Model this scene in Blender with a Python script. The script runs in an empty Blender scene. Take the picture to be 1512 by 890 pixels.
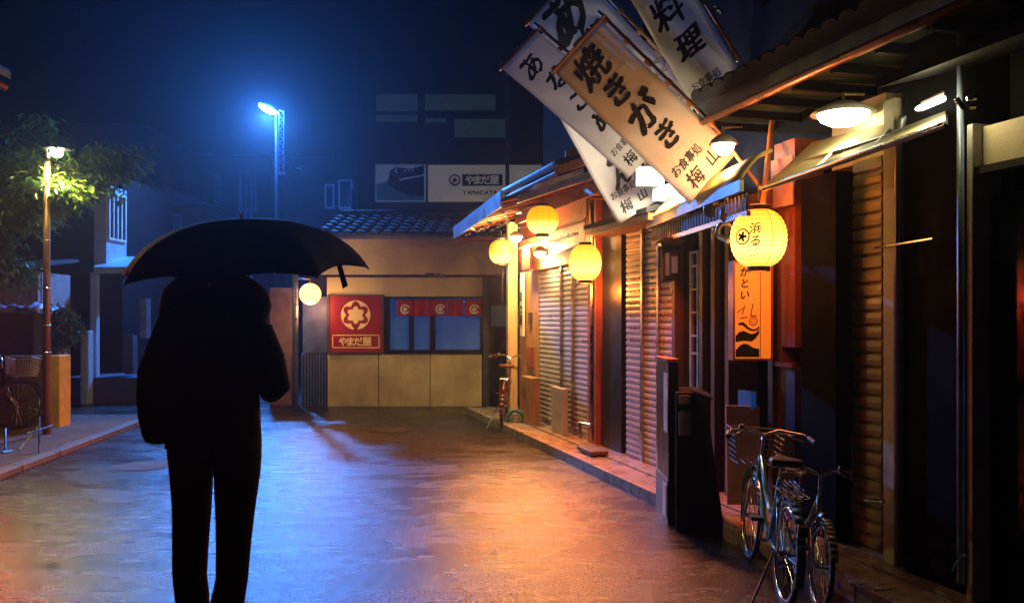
import bpy, math, random
from mathutils import Vector, Matrix, noise
random.seed(7)
sc = bpy.context.scene
col = sc.collection
R = math.radians
V = Vector
F = 1300.0; EYE = 1.5

# ------------------------------------------------------------------ measuring helpers
def at(px, py, Y):
    return V(((px-756)*Y/F, Y, EYE-(py-470)*Y/F))
UD = V((-0.2643, 0.9644, 0)); ND = V((0.9644, 0.2643, 0))
def S(s, n, z): return UD*s + ND*n + V((0, 0, z))
def fs(px, n):
    k = (px-756)/F; Y = n/(.9644*k+.2643)
    return Y*(.9644-.2643*k)
def fz(px, py, n):
    k = (px-756)/F; Y = n/(.9644*k+.2643)
    return EYE-(py-470)*Y/F
STREET = math.atan2(UD.y, UD.x)   # direction of the shop row

# ------------------------------------------------------------------ materials
MATS = {}
def mat(name, base, rough=.6, metal=0, var=.25, scale=6, bump=0, bscale=40, emit=None, estr=0,
        trans=0, coat=0, spec=.5, stretch=None):
    if name in MATS: return MATS[name]
    m = bpy.data.materials.new(name); m.use_nodes = True
    nt = m.node_tree; N = nt.nodes; L = nt.links
    b = N['Principled BSDF']
    tc = N.new('ShaderNodeTexCoord'); mp = N.new('ShaderNodeMapping')
    L.new(tc.outputs['Object'], mp.inputs[0])
    if stretch: mp.inputs['Scale'].default_value = stretch
    nz = N.new('ShaderNodeTexNoise'); nz.inputs['Scale'].default_value = scale
    nz.inputs['Detail'].default_value = 6; nz.inputs['Roughness'].default_value = .62
    L.new(mp.outputs[0], nz.inputs['Vector'])
    rp = N.new('ShaderNodeValToRGB')
    lo = [max(0, c*(1-var)) for c in base]; hi = [min(1, c*(1+var)) for c in base]
    rp.color_ramp.elements[0].position = .32; rp.color_ramp.elements[0].color = (*lo, 1)
    rp.color_ramp.elements[1].position = .68; rp.color_ramp.elements[1].color = (*hi, 1)
    L.new(nz.outputs['Fac'], rp.inputs[0]); L.new(rp.outputs[0], b.inputs['Base Color'])
    mr = N.new('ShaderNodeMapRange')
    mr.inputs['From Min'].default_value = .3; mr.inputs['From Max'].default_value = .7
    mr.inputs['To Min'].default_value = max(.02, rough-.12); mr.inputs['To Max'].default_value = min(1, rough+.12)
    L.new(nz.outputs['Fac'], mr.inputs[0]); L.new(mr.outputs[0], b.inputs['Roughness'])
    b.inputs['Metallic'].default_value = metal
    b.inputs['Specular IOR Level'].default_value = spec
    if coat: b.inputs['Coat Weight'].default_value = coat; b.inputs['Coat Roughness'].default_value = .12
    if bump:
        n2 = N.new('ShaderNodeTexNoise'); n2.inputs['Scale'].default_value = bscale; n2.inputs['Detail'].default_value = 4
        L.new(mp.outputs[0], n2.inputs['Vector'])
        bp = N.new('ShaderNodeBump'); bp.inputs['Strength'].default_value = bump; bp.inputs['Distance'].default_value = .01
        L.new(n2.outputs['Fac'], bp.inputs['Height']); L.new(bp.outputs[0], b.inputs['Normal'])
    if emit:
        b.inputs['Emission Color'].default_value = (*emit, 1); b.inputs['Emission Strength'].default_value = estr
    if trans:
        t = N.new('ShaderNodeBsdfTranslucent'); L.new(rp.outputs[0], t.inputs[0])
        mx = N.new('ShaderNodeMixShader'); mx.inputs[0].default_value = trans
        L.new(b.outputs[0], mx.inputs[1]); L.new(t.outputs[0], mx.inputs[2])
        L.new(mx.outputs[0], N['Material Output'].inputs['Surface'])
    MATS[name] = m
    return m

M = {}
M['white_paint'] = mat('white_paint', (.6, .58, .54), .5)
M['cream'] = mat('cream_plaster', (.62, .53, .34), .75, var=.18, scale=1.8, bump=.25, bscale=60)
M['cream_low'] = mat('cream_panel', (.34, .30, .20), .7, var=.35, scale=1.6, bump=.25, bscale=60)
M['dark_wall'] = mat('dark_wall', (.018, .018, .024), .8, scale=3, bump=.2)
M['dim_paper'] = mat('dim_paper', (.22, .19, .24), .8)
M['dark_kerb'] = mat('dark_kerb', (.09, .085, .08), .6, var=.4, scale=6, bump=.5)
M['dimmed'] = mat('dimmed_wall', (.005, .006, .009), .95, scale=3, bump=.2, spec=.05)  # walls coloured near black to hold the night's darkness
M['navy_wall'] = mat('navy_wall', (.035, .04, .065), .8, scale=2, bump=.2)
M['black'] = mat('black_lacquer', (.0022, .0022, .0026), .75, spec=.06)
M['black_frame'] = mat('black_frame', (.006, .006, .009), .4, spec=.3)
M['dark_wood'] = mat('dark_wood', (.055, .03, .018), .5, var=.45, scale=5, stretch=(6, 6, .6), bump=.3)
M['wood'] = mat('warm_wood', (.36, .19, .08), .5, var=.35, scale=5, stretch=(6, 6, .6), bump=.2)
M['red_wood'] = mat('red_wood', (.28, .07, .03), .4, var=.3, scale=5, stretch=(6, 6, .6), bump=.2)
M['pale_wood'] = mat('pale_wood', (.55, .38, .2), .55, var=.2, scale=5, stretch=(6, 6, .6))
M['shutter'] = mat('painted_shutter', (.38, .38, .45), .38, var=.14, scale=4, spec=.6, bump=.08, bscale=90)
M['shutter_gap'] = mat('shutter_slot', (.05, .05, .05), .7)
M['brown_shutter'] = mat('brown_shutter', (.22, .17, .09), .45, var=.3, scale=4)
M['steel'] = mat('steel', (.5, .5, .5), .28, metal=1, var=.15)
M['chrome'] = mat('chrome', (.75, .75, .75), .15, metal=1, var=.05)
M['grey_metal'] = mat('grey_metal', (.2, .21, .23), .4, metal=.6, bump=.1)
M['blue_metal'] = mat('pale_blue_metal', (.26, .34, .5), .4, metal=.3)
M['gutter'] = mat('copper_gutter', (.3, .13, .08), .35, metal=.7)
M['tile'] = mat('roof_tile', (.03, .032, .038), .7, spec=.3, var=.45, scale=5, bump=.3)
M['red'] = mat('red_board', (.24, .010, .010), .4, var=.12, scale=2, coat=.3)
M['red_cloth'] = mat('red_cloth', (.5, .02, .015), .85, trans=.25)
M['cream_mark'] = mat('cream_mark', (.75, .62, .36), .5, var=.08)
M['white_mark'] = mat('white_mark', (.8, .78, .74), .6, var=.05)
M['ink'] = mat('black_ink', (.008, .008, .01), .8, var=.1)
M['brown_ink'] = mat('brown_ink', (.16, .05, .02), .8, var=.1)
M['cloth'] = mat('banner_cloth', (.74, .70, .64), .85, var=.07, scale=3, trans=.45, bump=.15, bscale=25)
M['bamboo'] = mat('bamboo', (.42, .2, .08), .4, var=.25)
M['hem'] = mat('brown_hem', (.42, .25, .10), .8, var=.2)
M['rubber'] = mat('rubber', (.015, .015, .016), .7)
M['leather'] = mat('brown_leather', (.16, .06, .025), .45)
M['teal'] = mat('teal_enamel', (.10, .42, .46), .3, coat=.5)
M['olive'] = mat('olive_enamel', (.3, .32, .16), .3, coat=.5)
M['red_enamel'] = mat('maroon_enamel', (.09, .02, .03), .3, coat=.5)
M['blue_hose'] = mat('blue_hose', (.06, .24, .36), .4)
M['wicker'] = mat('basket_wire', (.32, .28, .27), .5, metal=.4)
M['coat'] = mat('black_coat', (.003, .0035, .003), .95, var=.4, spec=.08)
M['trousers'] = mat('black_trousers', (.003, .003, .004), .95, var=.4, spec=.08)
M['skin'] = mat('skin', (.32, .19, .13), .55, var=.06)
M['hair'] = mat('black_hair', (.01, .008, .008), .6)
M['nylon'] = mat('umbrella_nylon', (.004, .004, .005), .85, var=.2, spec=.12)
M['bark'] = mat('bark', (.10, .065, .04), .9, var=.4, bump=.6, bscale=30)
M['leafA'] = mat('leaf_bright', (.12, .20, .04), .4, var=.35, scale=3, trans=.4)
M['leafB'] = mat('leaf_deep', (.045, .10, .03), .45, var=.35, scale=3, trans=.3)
M['yellow'] = mat('yellow_paint', (.6, .36, .03), .6, var=.2)
M['brick'] = mat('brown_block', (.17, .10, .08), .85, var=.3, bump=.4)
M['stone'] = mat('pavement_stone', (.24, .22, .20), .3, var=.3, scale=5, bump=.35, bscale=70)
M['concrete'] = mat('concrete', (.3, .3, .3), .7, var=.2, bump=.3)
M['soil'] = mat('soil', (.10, .07, .04), .95, var=.5, scale=12, bump=.8)
M['tarp'] = mat('blue_tarp', (.35, .45, .75), .5)
M['lamp_pole'] = mat('brown_pole', (.2, .09, .045), .4, var=.3)
M['poster_sky'] = mat('poster_sky', (.42, .48, .56), .5, emit=(.14, .2, .32), estr=.25)  # emission imitates light falling on the picture
M['poster_dark'] = mat('poster_dark', (.035, .06, .12), .5)
M['poster_mid'] = mat('poster_mid', (.1, .2, .28), .5, emit=(.02, .07, .14), estr=.2)  # faint glow likewise stands in for light on the print
M['sign_white'] = mat('sign_white', (.62, .60, .56), .5, var=.06)
M['painted_glow_white'] = mat('painted_glow_board', (.62, .60, .56), .5, var=.06, emit=(.5, .45, .42), estr=.2)  # glow stands in for light reaching the board from in front
M['green_dark'] = mat('green_soffit', (.03, .045, .025), .6)
M['pane_blue'] = mat('lit_blue_pane', (.05, .12, .25), .3, var=.15, scale=1.2, emit=(.006, .07, .30), estr=.42)
M['pane_dark'] = mat('dark_pane', (.02, .03, .04), .08, var=.3)
M['pane_grey'] = mat('blind_pane', (.22, .30, .30), .4, var=.15, emit=(.10, .22, .22), estr=.06)  # weak glow put in so the panes show in the dark
M['sheet'] = mat('canopy_sheet', (.62, .55, .30), .5, var=.12, scale=3, trans=.6)
M['orange_box'] = mat('lit_orange_panel', (.7, .3, .08), .6, var=.08, emit=(1, .20, .015), estr=.75)
M['pink_cloth'] = mat('pink_poster', (.6, .3, .3), .7)

def emis(name, color, strength):
    if name in MATS: return MATS[name]
    m = bpy.data.materials.new(name); m.use_nodes = True
    b = m.node_tree.nodes['Principled BSDF']
    b.inputs['Base Color'].default_value = (.5, .5, .5, 1)
    b.inputs['Emission Color'].default_value = (*color, 1); b.inputs['Emission Strength'].default_value = strength
    MATS[name] = m; return m

def paper(name, hot, cool, strength):
    """lantern paper with its glow painted as an emission ramp over its height, with ribs."""
    m = bpy.data.materials.new(name); m.use_nodes = True
    nt = m.node_tree; N = nt.nodes; L = nt.links; b = N['Principled BSDF']
    tc = N.new('ShaderNodeTexCoord'); sp = N.new('ShaderNodeSeparateXYZ'); L.new(tc.outputs['Object'], sp.inputs[0])
    rp = N.new('ShaderNodeValToRGB'); mr = N.new('ShaderNodeMapRange')
    mr.inputs['From Min'].default_value = -.2; mr.inputs['From Max'].default_value = .2
    L.new(sp.outputs['Z'], mr.inputs[0]); L.new(mr.outputs[0], rp.inputs[0])
    rp.color_ramp.elements[0].color = (*hot[0], 1); rp.color_ramp.elements[1].color = (*hot[-1], 1)
    for pos_, c_ in zip(cool, hot[1:-1]):
        e = rp.color_ramp.elements.new(pos_); e.color = (*c_, 1)
    b.inputs['Base Color'].default_value = (.5, .26, .03, 1); b.inputs['Roughness'].default_value = .9
    wv = N.new('ShaderNodeTexWave'); wv.bands_direction = 'Z'; wv.inputs['Scale'].default_value = 11
    wv.inputs['Distortion'].default_value = 0
    L.new(tc.outputs['Object'], wv.inputs['Vector'])
    m2 = N.new('ShaderNodeMapRange'); m2.inputs['To Min'].default_value = .72; m2.inputs['To Max'].default_value = 1
    L.new(wv.outputs['Fac'], m2.inputs[0])
    mu = N.new('ShaderNodeMath'); mu.operation = 'MULTIPLY'; mu.inputs[1].default_value = strength
    L.new(m2.outputs[0], mu.inputs[0])
    L.new(rp.outputs[0], b.inputs['Emission Color']); L.new(mu.outputs[0], b.inputs['Emission Strength'])
    return m
M['paper_hot'] = paper('lantern_paper_bright', [(.5, .17, .01), (1, .48, .11), (.9, .34, .04), (.42, .13, .003)], (.3, .6), 5.6)
M['paper_amber'] = paper('lantern_paper_amber', [(.9, .42, .12), (1, .52, .14), (.5, .185, .002), (.34, .11, .001)], (.22, .5), 4.6)

# ------------------------------------------------------------------ mesh building
class MB:
    def __init__(s): s.v = []; s.f = []
    def add(s, vs, fs_):
        b = len(s.v); s.v += [V(p) for p in vs]; s.f += [tuple(i+b for i in f) for f in fs_]; return s
    def hexa(s, p):  # 8 pts: bottom 4 ccw, top 4
        return s.add(p, [(0, 3, 2, 1), (4, 5, 6, 7), (0, 1, 5, 4), (1, 2, 6, 5), (2, 3, 7, 6), (3, 0, 4, 7)])
    def box(s, x0, x1, y0, y1, z0, z1):
        return s.hexa([(x0, y0, z0), (x1, y0, z0), (x1, y1, z0), (x0, y1, z0), (x0, y0, z1), (x1, y0, z1), (x1, y1, z1), (x0, y1, z1)])
    def sbox(s, s0, s1, n0, n1, z0, z1):   # a box along the shop row
        return s.hexa([S(s0, n0, z0), S(s0, n1, z0), S(s1, n1, z0), S(s1, n0, z0), S(s0, n0, z1), S(s0, n1, z1), S(s1, n1, z1), S(s1, n0, z1)])
    def slab(s, quad, t, d=None):          # four corners thickened along d (default its normal)
        q = [V(p) for p in quad]
        n = d or (q[1]-q[0]).cross(q[3]-q[0]).normalized()
        n = V(n)*t
        return s.hexa([p for p in q]+[p+n for p in q])
    def prism(s, pts, d):                  # polygon pts extruded by vector d
        k = len(pts); d = V(d); p = [V(q) for q in pts]
        return s.add(p+[q+d for q in p], [tuple(range(k))[::-1], tuple(range(k, 2*k))]+[(i, (i+1) % k, k+(i+1) % k, k+i) for i in range(k)])
    def tube(s, pts, r, seg=8, caps=True):
        pts = [V(p) for p in pts]; k = len(pts); rs = r if isinstance(r, (list, tuple)) else [r]*k
        b = len(s.v); up = None
        for i, p in enumerate(pts):
            t = (pts[min(i+1, k-1)]-pts[max(i-1, 0)]).normalized()
            if up is None:
                up = V((0, 0, 1)) if abs(t.z) < .9 else V((1, 0, 0))
            a = (up - t*up.dot(t))
            if a.length < 1e-4: a = t.orthogonal()
            a.normalize(); up = a; c = t.cross(a)
            for j in range(seg):
                an = 2*math.pi*j/seg
                s.v.append(p+(a*math.cos(an)+c*math.sin(an))*rs[i])
        for i in range(k-1):
            for j in range(seg):
                s.f.append((b+i*seg+j, b+i*seg+(j+1) % seg, b+(i+1)*seg+(j+1) % seg, b+(i+1)*seg+j))
        if caps:
            s.f.append(tuple(b+j for j in range(seg))[::-1]); s.f.append(tuple(b+(k-1)*seg+j for j in range(seg)))
        return s
    def ring(s, c, r, rr, axis=(0, 1, 0), seg=32, q=6, sq=1):
        ax = V(axis).normalized(); a = ax.orthogonal().normalized(); c2 = ax.cross(a); b = len(s.v); c = V(c)
        for i in range(seg):
            an = 2*math.pi*i/seg; d = a*math.cos(an)+c2*math.sin(an)
            for j in range(q):
                bn = 2*math.pi*j/q
                s.v.append(c+d*(r+rr*math.cos(bn))+ax*rr*sq*math.sin(bn))
        for i in range(seg):
            for j in range(q):
                s.f.append((b+i*q+j, b+((i+1) % seg)*q+j, b+((i+1) % seg)*q+(j+1) % q, b+i*q+(j+1) % q))
        return s
    def lathe(s, prof, c=(0, 0, 0), seg=32, axis='z', M4=None):
        b = len(s.v); c = V(c); k = len(prof)
        for (r, z) in prof:
            for j in range(seg):
                an = 2*math.pi*j/seg
                p = V((r*math.cos(an), r*math.sin(an), z))
                if M4: p = M4 @ p
                s.v.append(c+p)
        for i in range(k-1):
            for j in range(seg):
                s.f.append((b+i*seg+j, b+i*seg+(j+1) % seg, b+(i+1)*seg+(j+1) % seg, b+(i+1)*seg+j))
        if prof[0][0] > 1e-5: s.f.append(tuple(b+j for j in range(seg))[::-1])
        if prof[-1][0] > 1e-5: s.f.append(tuple(b+(k-1)*seg+j for j in range(seg)))
        return s
    def grid(s, fn, nu, nv, thick=0, tn=None):
        b = len(s.v)
        for i in range(nu+1):
            for j in range(nv+1): s.v.append(V(fn(i/nu, j/nv)))
        for i in range(nu):
            for j in range(nv):
                s.f.append((b+i*(nv+1)+j, b+(i+1)*(nv+1)+j, b+(i+1)*(nv+1)+j+1, b+i*(nv+1)+j+1))
        return s
    def build(s, name, m, parent=None, smooth=False, local=False, bevel=0, thick=0):
        off = V((0, 0, 0))
        if parent is not None and not local:
            r = parent
            while r.parent: r = r.parent
            off = V(r.location)
        me = bpy.data.meshes.new(name)
        me.from_pydata([tuple(p-off) for p in s.v], [], s.f)
        me.materials.append(m)
        if smooth:
            me.polygons.foreach_set('use_smooth', [True]*len(me.polygons))
        me.update()
        o = bpy.data.objects.new(name, me); col.objects.link(o)
        if parent is not None: o.parent = parent
        elif not local:
            # a thing of one mesh: origin at its base
            zs = min(p.z for p in s.v); cx = sum(p.x for p in s.v)/len(s.v); cy = sum(p.y for p in s.v)/len(s.v)
            o.location = (cx, cy, zs); me.transform(Matrix.Translation((-cx, -cy, -zs)))
        if bevel:
            b = o.modifiers.new('bevel', 'BEVEL'); b.width = bevel; b.segments = 2; b.limit_method = 'ANGLE'
        if thick:
            t = o.modifiers.new('solid', 'SOLIDIFY'); t.thickness = thick; t.offset = 0
        return o

def tag(o, label, cat, group=None):
    o['label'] = label; o['category'] = cat
    if group: o['group'] = group
    return o
def thing(name, label, cat, loc=(0, 0, 0), rz=0, group=None):
    o = bpy.data.objects.new(name, None); col.objects.link(o); o.empty_display_size = .2
    o.location = loc; o.rotation_euler = (0, 0, rz)
    return tag(o, label, cat, group)
def struct(o): o['kind'] = 'structure'; return o
def copy_tree(o, parent=None):
    c = o.copy(); col.objects.link(c); c.parent = parent
    for ch in list(o.children): copy_tree(ch, c)
    return c

# ------------------------------------------------------------------ writing
_tc = {}
def glyph(ch, bold=0.0):
    k = (ch, bold)
    if k not in _tc:
        c = bpy.data.curves.new('t', 'FONT'); c.body = ch; c.size = 1; c.offset = bold; c.resolution_u = 3
        o = bpy.data.objects.new('t', c); col.objects.link(o)
        me = bpy.data.meshes.new_from_object(o.evaluated_get(bpy.context.evaluated_depsgraph_get()))
        vs = [v.co.copy() for v in me.vertices]; fs_ = [tuple(p.vertices) for p in me.polygons]
        bpy.data.objects.remove(o); bpy.data.curves.remove(c); bpy.data.meshes.remove(me)
        if vs:
            x0 = min(v.x for v in vs); x1 = max(v.x for v in vs); y0 = min(v.y for v in vs); y1 = max(v.y for v in vs)
            vs = [V((v.x-(x0+x1)/2, v.y-(y0+y1)/2, 0)) for v in vs]
            w = x1-x0
        else: w = .3
        _tc[k] = (vs, fs_, w)
    return _tc[k]
def write(mb, text, fn, x, y, size, bold=0.0, vertical=False, gap=1.05, brush=0.0, sx=1.0, flip=False):
    """fn(u,v)->3d point ; u right, v up, metres ; text centred on x,y"""
    gs = [glyph(c, 0) for c in text]
    shs = [(0, 0)]
    if bold: shs += [(bold, 0), (-bold, 0), (0, bold*.8), (0, -bold*.8), (bold*.7, bold*.6), (-bold*.7, -bold*.6)]
    n_sh = len(shs)
    if vertical:
        tot = len(gs)*gap*size; cy = y+tot/2-gap*size/2
        pos = [(x, cy-i*gap*size) for i in range(len(gs))]
    else:
        ws = [max(g[2], .25)+.1*gap for g in gs]; tot = sum(ws)*size*sx; cx = x-tot/2; pos = []
        for w in ws: pos.append((cx+w*size*sx/2, y)); cx += w*size*sx
    for gi, (g, (px, py)) in enumerate(zip(gs, pos)):
        vs, fs_, w = g; raw_ = []
        for v in vs:
            a, b = v.x*sx, v.y
            if brush:
                q = noise.noise_vector(V((a*2.6+gi*7, b*2.6, 3.1)))
                a += q.x*brush+b*.10; b += q.y*brush+a*.10
                q = noise.noise_vector(V((a*9+gi*7, b*9, 1.1))); a += q.x*brush*.3; b += q.y*brush*.3
            raw_.append((a, b))
        e0 = fn(px, py); nn = (fn(px+.004, py)-e0).cross(fn(px, py+.004)-e0)
        nn = nn.normalized() if nn.length > 0 else V((0, -1, 0))
        kk = (lambda v_: max(.1, .9+1.5*noise.noise(V((v_[0]*5+gi, v_[1]*5, px*9))))) if brush > .04 else (lambda v_: 1)
        for i in range(n_sh):
            q = shs[i]
            mb.add([fn(px+(v_[0]+q[0]*kk(v_))*size, py+(v_[1]+q[1]*kk(v_))*size)+nn*.00035*i for v_ in raw_], fs_)
def flat(o, ux, uy):   # plane function from origin and two unit axes
    o = V(o); ux = V(ux); uy = V(uy)
    return lambda a, b: o+ux*a+uy*b
def disc(mb, fn, cx, cy, r0, r1, seg=32, a0=0, a1=360):
    pts = []; n = seg
    for i in range(n+1):
        an = R(a0+(a1-a0)*i/n); pts.append((fn(cx+r1*math.cos(an), cy+r1*math.sin(an)), fn(cx+r0*math.cos(an), cy+r0*math.sin(an))))
    vs = [p for q in pts for p in q]
    mb.add(vs, [(2*i, 2*i+2, 2*i+3, 2*i+1) for i in range(n)])

# ------------------------------------------------------------------ camera, world
cam = bpy.data.cameras.new('camera'); co = bpy.data.objects.new('camera', cam); col.objects.link(co)
co.location = (0, 0, EYE); co.rotation_euler = (R(90), 0, 0)
cam.sensor_width = 36; cam.lens = F/1512*36; cam.shift_y = 25/1512; cam.clip_end = 500; cam.clip_start = .05
sc.camera = co
w = bpy.data.worlds.new('World'); sc.world = w; w.use_nodes = True
nt = w.node_tree; bg = nt.nodes['Background']
sky = nt.nodes.new('ShaderNodeTexSky'); sky.sky_type = 'NISHITA'; sky.sun_disc = False
sky.sun_elevation = R(12); sky.sun_rotation = R(200)
nt.links.new(sky.outputs[0], bg.inputs[0]); bg.inputs[1].default_value = .00008
sun = bpy.data.lights.new('moon', 'SUN'); sun.energy = .0015; sun.angle = R(1); sun.color = (.6, .7, 1)
so = bpy.data.objects.new('moon', sun); col.objects.link(so); so.rotation_euler = (R(60), 0, R(-150))
sc.view_settings.view_transform = 'Standard'; sc.view_settings.look = 'None'; sc.view_settings.exposure = -.28
sc.cycles.max_bounces = 5; sc.cycles.volume_bounces = 0; sc.cycles.sample_clamp_indirect = 4
sc.cycles.use_denoising = True

def lamp(name, loc, power, color, r=.05, spot=None, aim=None, blend=.6):
    l = bpy.data.lights.new(name, 'SPOT' if spot else 'POINT'); l.energy = power; l.color = color; l.shadow_soft_size = r
    o = bpy.data.objects.new(name, l); col.objects.link(o); o.location = loc
    if spot:
        l.spot_size = R(spot); l.spot_blend = blend
        o.rotation_euler = V(aim).to_track_quat('-Z', 'Y').to_euler()
    return o

# ------------------------------------------------------------------ ground
def road_material():
    m = bpy.data.materials.new('wet_asphalt'); m.use_nodes = True
    nt = m.node_tree; N = nt.nodes; L = nt.links; b = N['Principled BSDF']
    tc = N.new('ShaderNodeTexCoord')
    def nz(scale, detail=5, st=None):
        n = N.new('ShaderNodeTexNoise'); n.inputs['Scale'].default_value = scale; n.inputs['Detail'].default_value = detail
        if st:
            mp = N.new('ShaderNodeMapping'); mp.inputs['Scale'].default_value = st
            L.new(tc.outputs['Object'], mp.inputs[0]); L.new(mp.outputs[0], n.inputs['Vector'])
        else: L.new(tc.outputs['Object'], n.inputs['Vector'])
        return n
    big = nz(.9, 6, (1, 1.7, 1)); streak = nz(3.0, 7, (.8, 2.6, 1)); grain = nz(70, 5); grit = nz(62, 3)
    rp = N.new('ShaderNodeValToRGB'); rp.color_ramp.elements[0].color = (.006, .006, .007, 1); rp.color_ramp.elements[1].color = (.085, .083, .08, 1)
    rp.color_ramp.elements[0].position = .5; rp.color_ramp.elements[1].position = .72
    L.new(grit.outputs['Fac'], rp.inputs[0]); L.new(rp.outputs[0], b.inputs['Base Color'])
    ad = N.new('ShaderNodeMath'); ad.operation = 'ADD'; L.new(big.outputs['Fac'], ad.inputs[0]); L.new(streak.outputs['Fac'], ad.inputs[1])
    mr = N.new('ShaderNodeMapRange'); mr.inputs['From Min'].default_value = .78; mr.inputs['From Max'].default_value = 1.22
    mr.inputs['To Min'].default_value = .18; mr.inputs['To Max'].default_value = .36
    L.new(ad.outputs[0], mr.inputs[0]); L.new(mr.outputs[0], b.inputs['Roughness'])
    ms = N.new('ShaderNodeMapRange'); ms.inputs['From Min'].default_value = .42; ms.inputs['From Max'].default_value = .6; ms.inputs['To Min'].default_value = .12; ms.inputs['To Max'].default_value = 1.0
    L.new(grit.outputs['Fac'], ms.inputs[0]); L.new(ms.outputs[0], b.inputs['Specular IOR Level'])
    b1 = N.new('ShaderNodeBump'); b1.inputs['Strength'].default_value = .9; b1.inputs['Distance'].default_value = .007
    b2 = N.new('ShaderNodeBump'); b2.inputs['Strength'].default_value = .15; b2.inputs['Distance'].default_value = .02
    L.new(grain.outputs['Fac'], b1.inputs['Height']); L.new(streak.outputs['Fac'], b2.inputs['Height'])
    b.inputs['Coat Weight'].default_value = .0; b.inputs['Coat Roughness'].default_value = .3; L.new(b1.outputs[0], b.inputs['Coat Normal'])
    L.new(b2.outputs[0], b1.inputs['Normal']); L.new(b1.outputs[0], b.inputs['Normal'])
    return m
M['road'] = road_material()
struct(MB().add([(-120, -40, 0), (120, -40, 0), (120, 160, 0), (-120, 160, 0)], [(0, 1, 2, 3)]).build('road', M['road'], local=True))

# right pavement: kerb strip, drain strip, shop apron
pv = MB()
s = 1.0
while s < 13.6:
    e = min(s+.6, 13.6)
    if not (8.9 < s < 9.3): pv.sbox(s+.004, e-.004, 2.975, 3.08, -.02, .10)
    pv.sbox(s+.004, e-.004, 3.088, 3.30, -.02, .085)
    s = e
pv.sbox(1, 13.6, 3.305, 4.2, -.02, .10)
struct(pv.build('pavement', M['stone'], local=True, bevel=.008))
# left verge
lv = MB(); lv.prism([(-4.83, 8.3, 0), (-5.19, 11.1, 0), (-5.5, 13.2, 0), (-20, 13.2, 0), (-20, 4, 0), (-4.4, 4, 0)], (0, 0, .06))
struct(lv.build('verge_ground', M['soil'], local=True))
lk = MB()
for i in range(10):
    a = V((-4.4, 4, 0)).lerp(V((-5.45, 13.2, 0)), i/10); b = V((-4.4, 4, 0)).lerp(V((-5.45, 13.2, 0)), (i+.985)/10)
    o = V((.14, .02, 0)); lk.hexa([a, a+o, b+o, b, a+V((0, 0, .07)), a+o+V((0, 0, .07)), b+o+V((0, 0, .07)), b+V((0, 0, .07))])
struct(lk.build('kerb', M['dark_kerb'], local=True, bevel=.01))
# manhole / drain covers on the road
def ground_mark(px, py, w, d, name, label, rz=0):
    Y = EYE*F/(py-470); x = (px-756)*Y/F
    t = thing(name, label, 'manhole cover', (x, Y, 0), rz)
    MB().lathe([(w*.86, 0), (w*.86, .006)], seg=28).build('lid', M['rubber'], t, local=True)
    MB().ring((0, 0, .004), w*.95, w*.06, axis=(0, 0, 1), q=4, sq=.15).build('rim', M['rubber'], t, local=True)
ground_mark(212, 688, .3, .3, 'manhole_cover', 'round dark manhole cover in the road left of the person')
ground_mark(575, 634, .3, .3, 'manhole_cover', 'round manhole cover in the road in front of the cream restaurant wall')

# ------------------------------------------------------------------ restaurant across the end of the street (Y=15)
YW = 15.0
def ax(px, Y=YW): return (px-756)*Y/F
def az(py, Y=YW): return EYE-(py-470)*Y/F
rs = thing('restaurant_building', 'low cream restaurant with tiled roof and blue lit windows across the end of the street', 'restaurant', (ax(620), YW, 0))
lw = MB()
xs = [483, 559, 635, 712]
for a, b in zip(xs[:-1], xs[1:]): lw.box(ax(a)+.006, ax(b)-.006, YW, YW+.3, 0, az(522))
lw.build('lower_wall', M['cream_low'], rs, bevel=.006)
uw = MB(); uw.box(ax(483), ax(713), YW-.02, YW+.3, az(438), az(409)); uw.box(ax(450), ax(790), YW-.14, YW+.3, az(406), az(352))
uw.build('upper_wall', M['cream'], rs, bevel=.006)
MB().box(ax(450), ax(790), YW-.09, YW+.29, az(409), az(406)).build('drip_rail', M['black_frame'], rs)
MB().box(ax(630), ax(655), YW-.19, YW-.145, az(408), az(404)).build('roller_end', M['steel'], rs)
MB().box(ax(450), ax(790), YW+.31, YW+5, 0, az(350)).build('wall', M['dark_wall'], rs)
fr = MB()
for a, b, c, d in [(565, 576, 438, 522), (604, 611, 441, 518), (635, 643, 441, 518), (709, 713, 438, 522), (576, 709, 516, 522), (576, 709, 438, 441)]:
    fr.box(ax(a), ax(b), YW-.03, YW+.2, az(d), az(c))
wf = fr.build('window', M['black_frame'], rs)
for a, b in [(576, 604), (611, 635), (643, 709)]:
    MB().box(ax(a), ax(b), YW+.06, YW+.08, az(516), az(441)).build('pane', M['pane_blue'], wf)
for i in range(5):
    MB().box(ax(652+i*11), ax(659+i*11), YW+.02, YW+.05, az(446), az(443.5)).build('clip', emis('pale_blue_glow', (.15, .3, 1), .9), wf)
# side door
dr = MB(); dr.box(ax(713)+.002, ax(722), YW-.01, YW+.28, 0, az(411)); dr.box(ax(768), ax(784), YW-.01, YW+.28, 0, az(411)); dr.box(ax(722), ax(768), YW+.1, YW+.2, 0, az(411))
M['green_door'] = mat('dark_green_door', (.035, .06, .05), .5)
d = dr.build('door', M['green_door'], rs)
MB().box(ax(725), ax(766), YW+.07, YW+.098, az(482), az(451)).build('pane', M['pane_grey'], d)
MB().box(ax(740), ax(750), YW+.06, YW+.098, az(516), az(504)).build('plate', M['steel'], d)
MB().box(ax(724), ax(767), YW+.06, YW+.098, az(598), az(522)).build('panel', M['green_door'], d)
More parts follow.
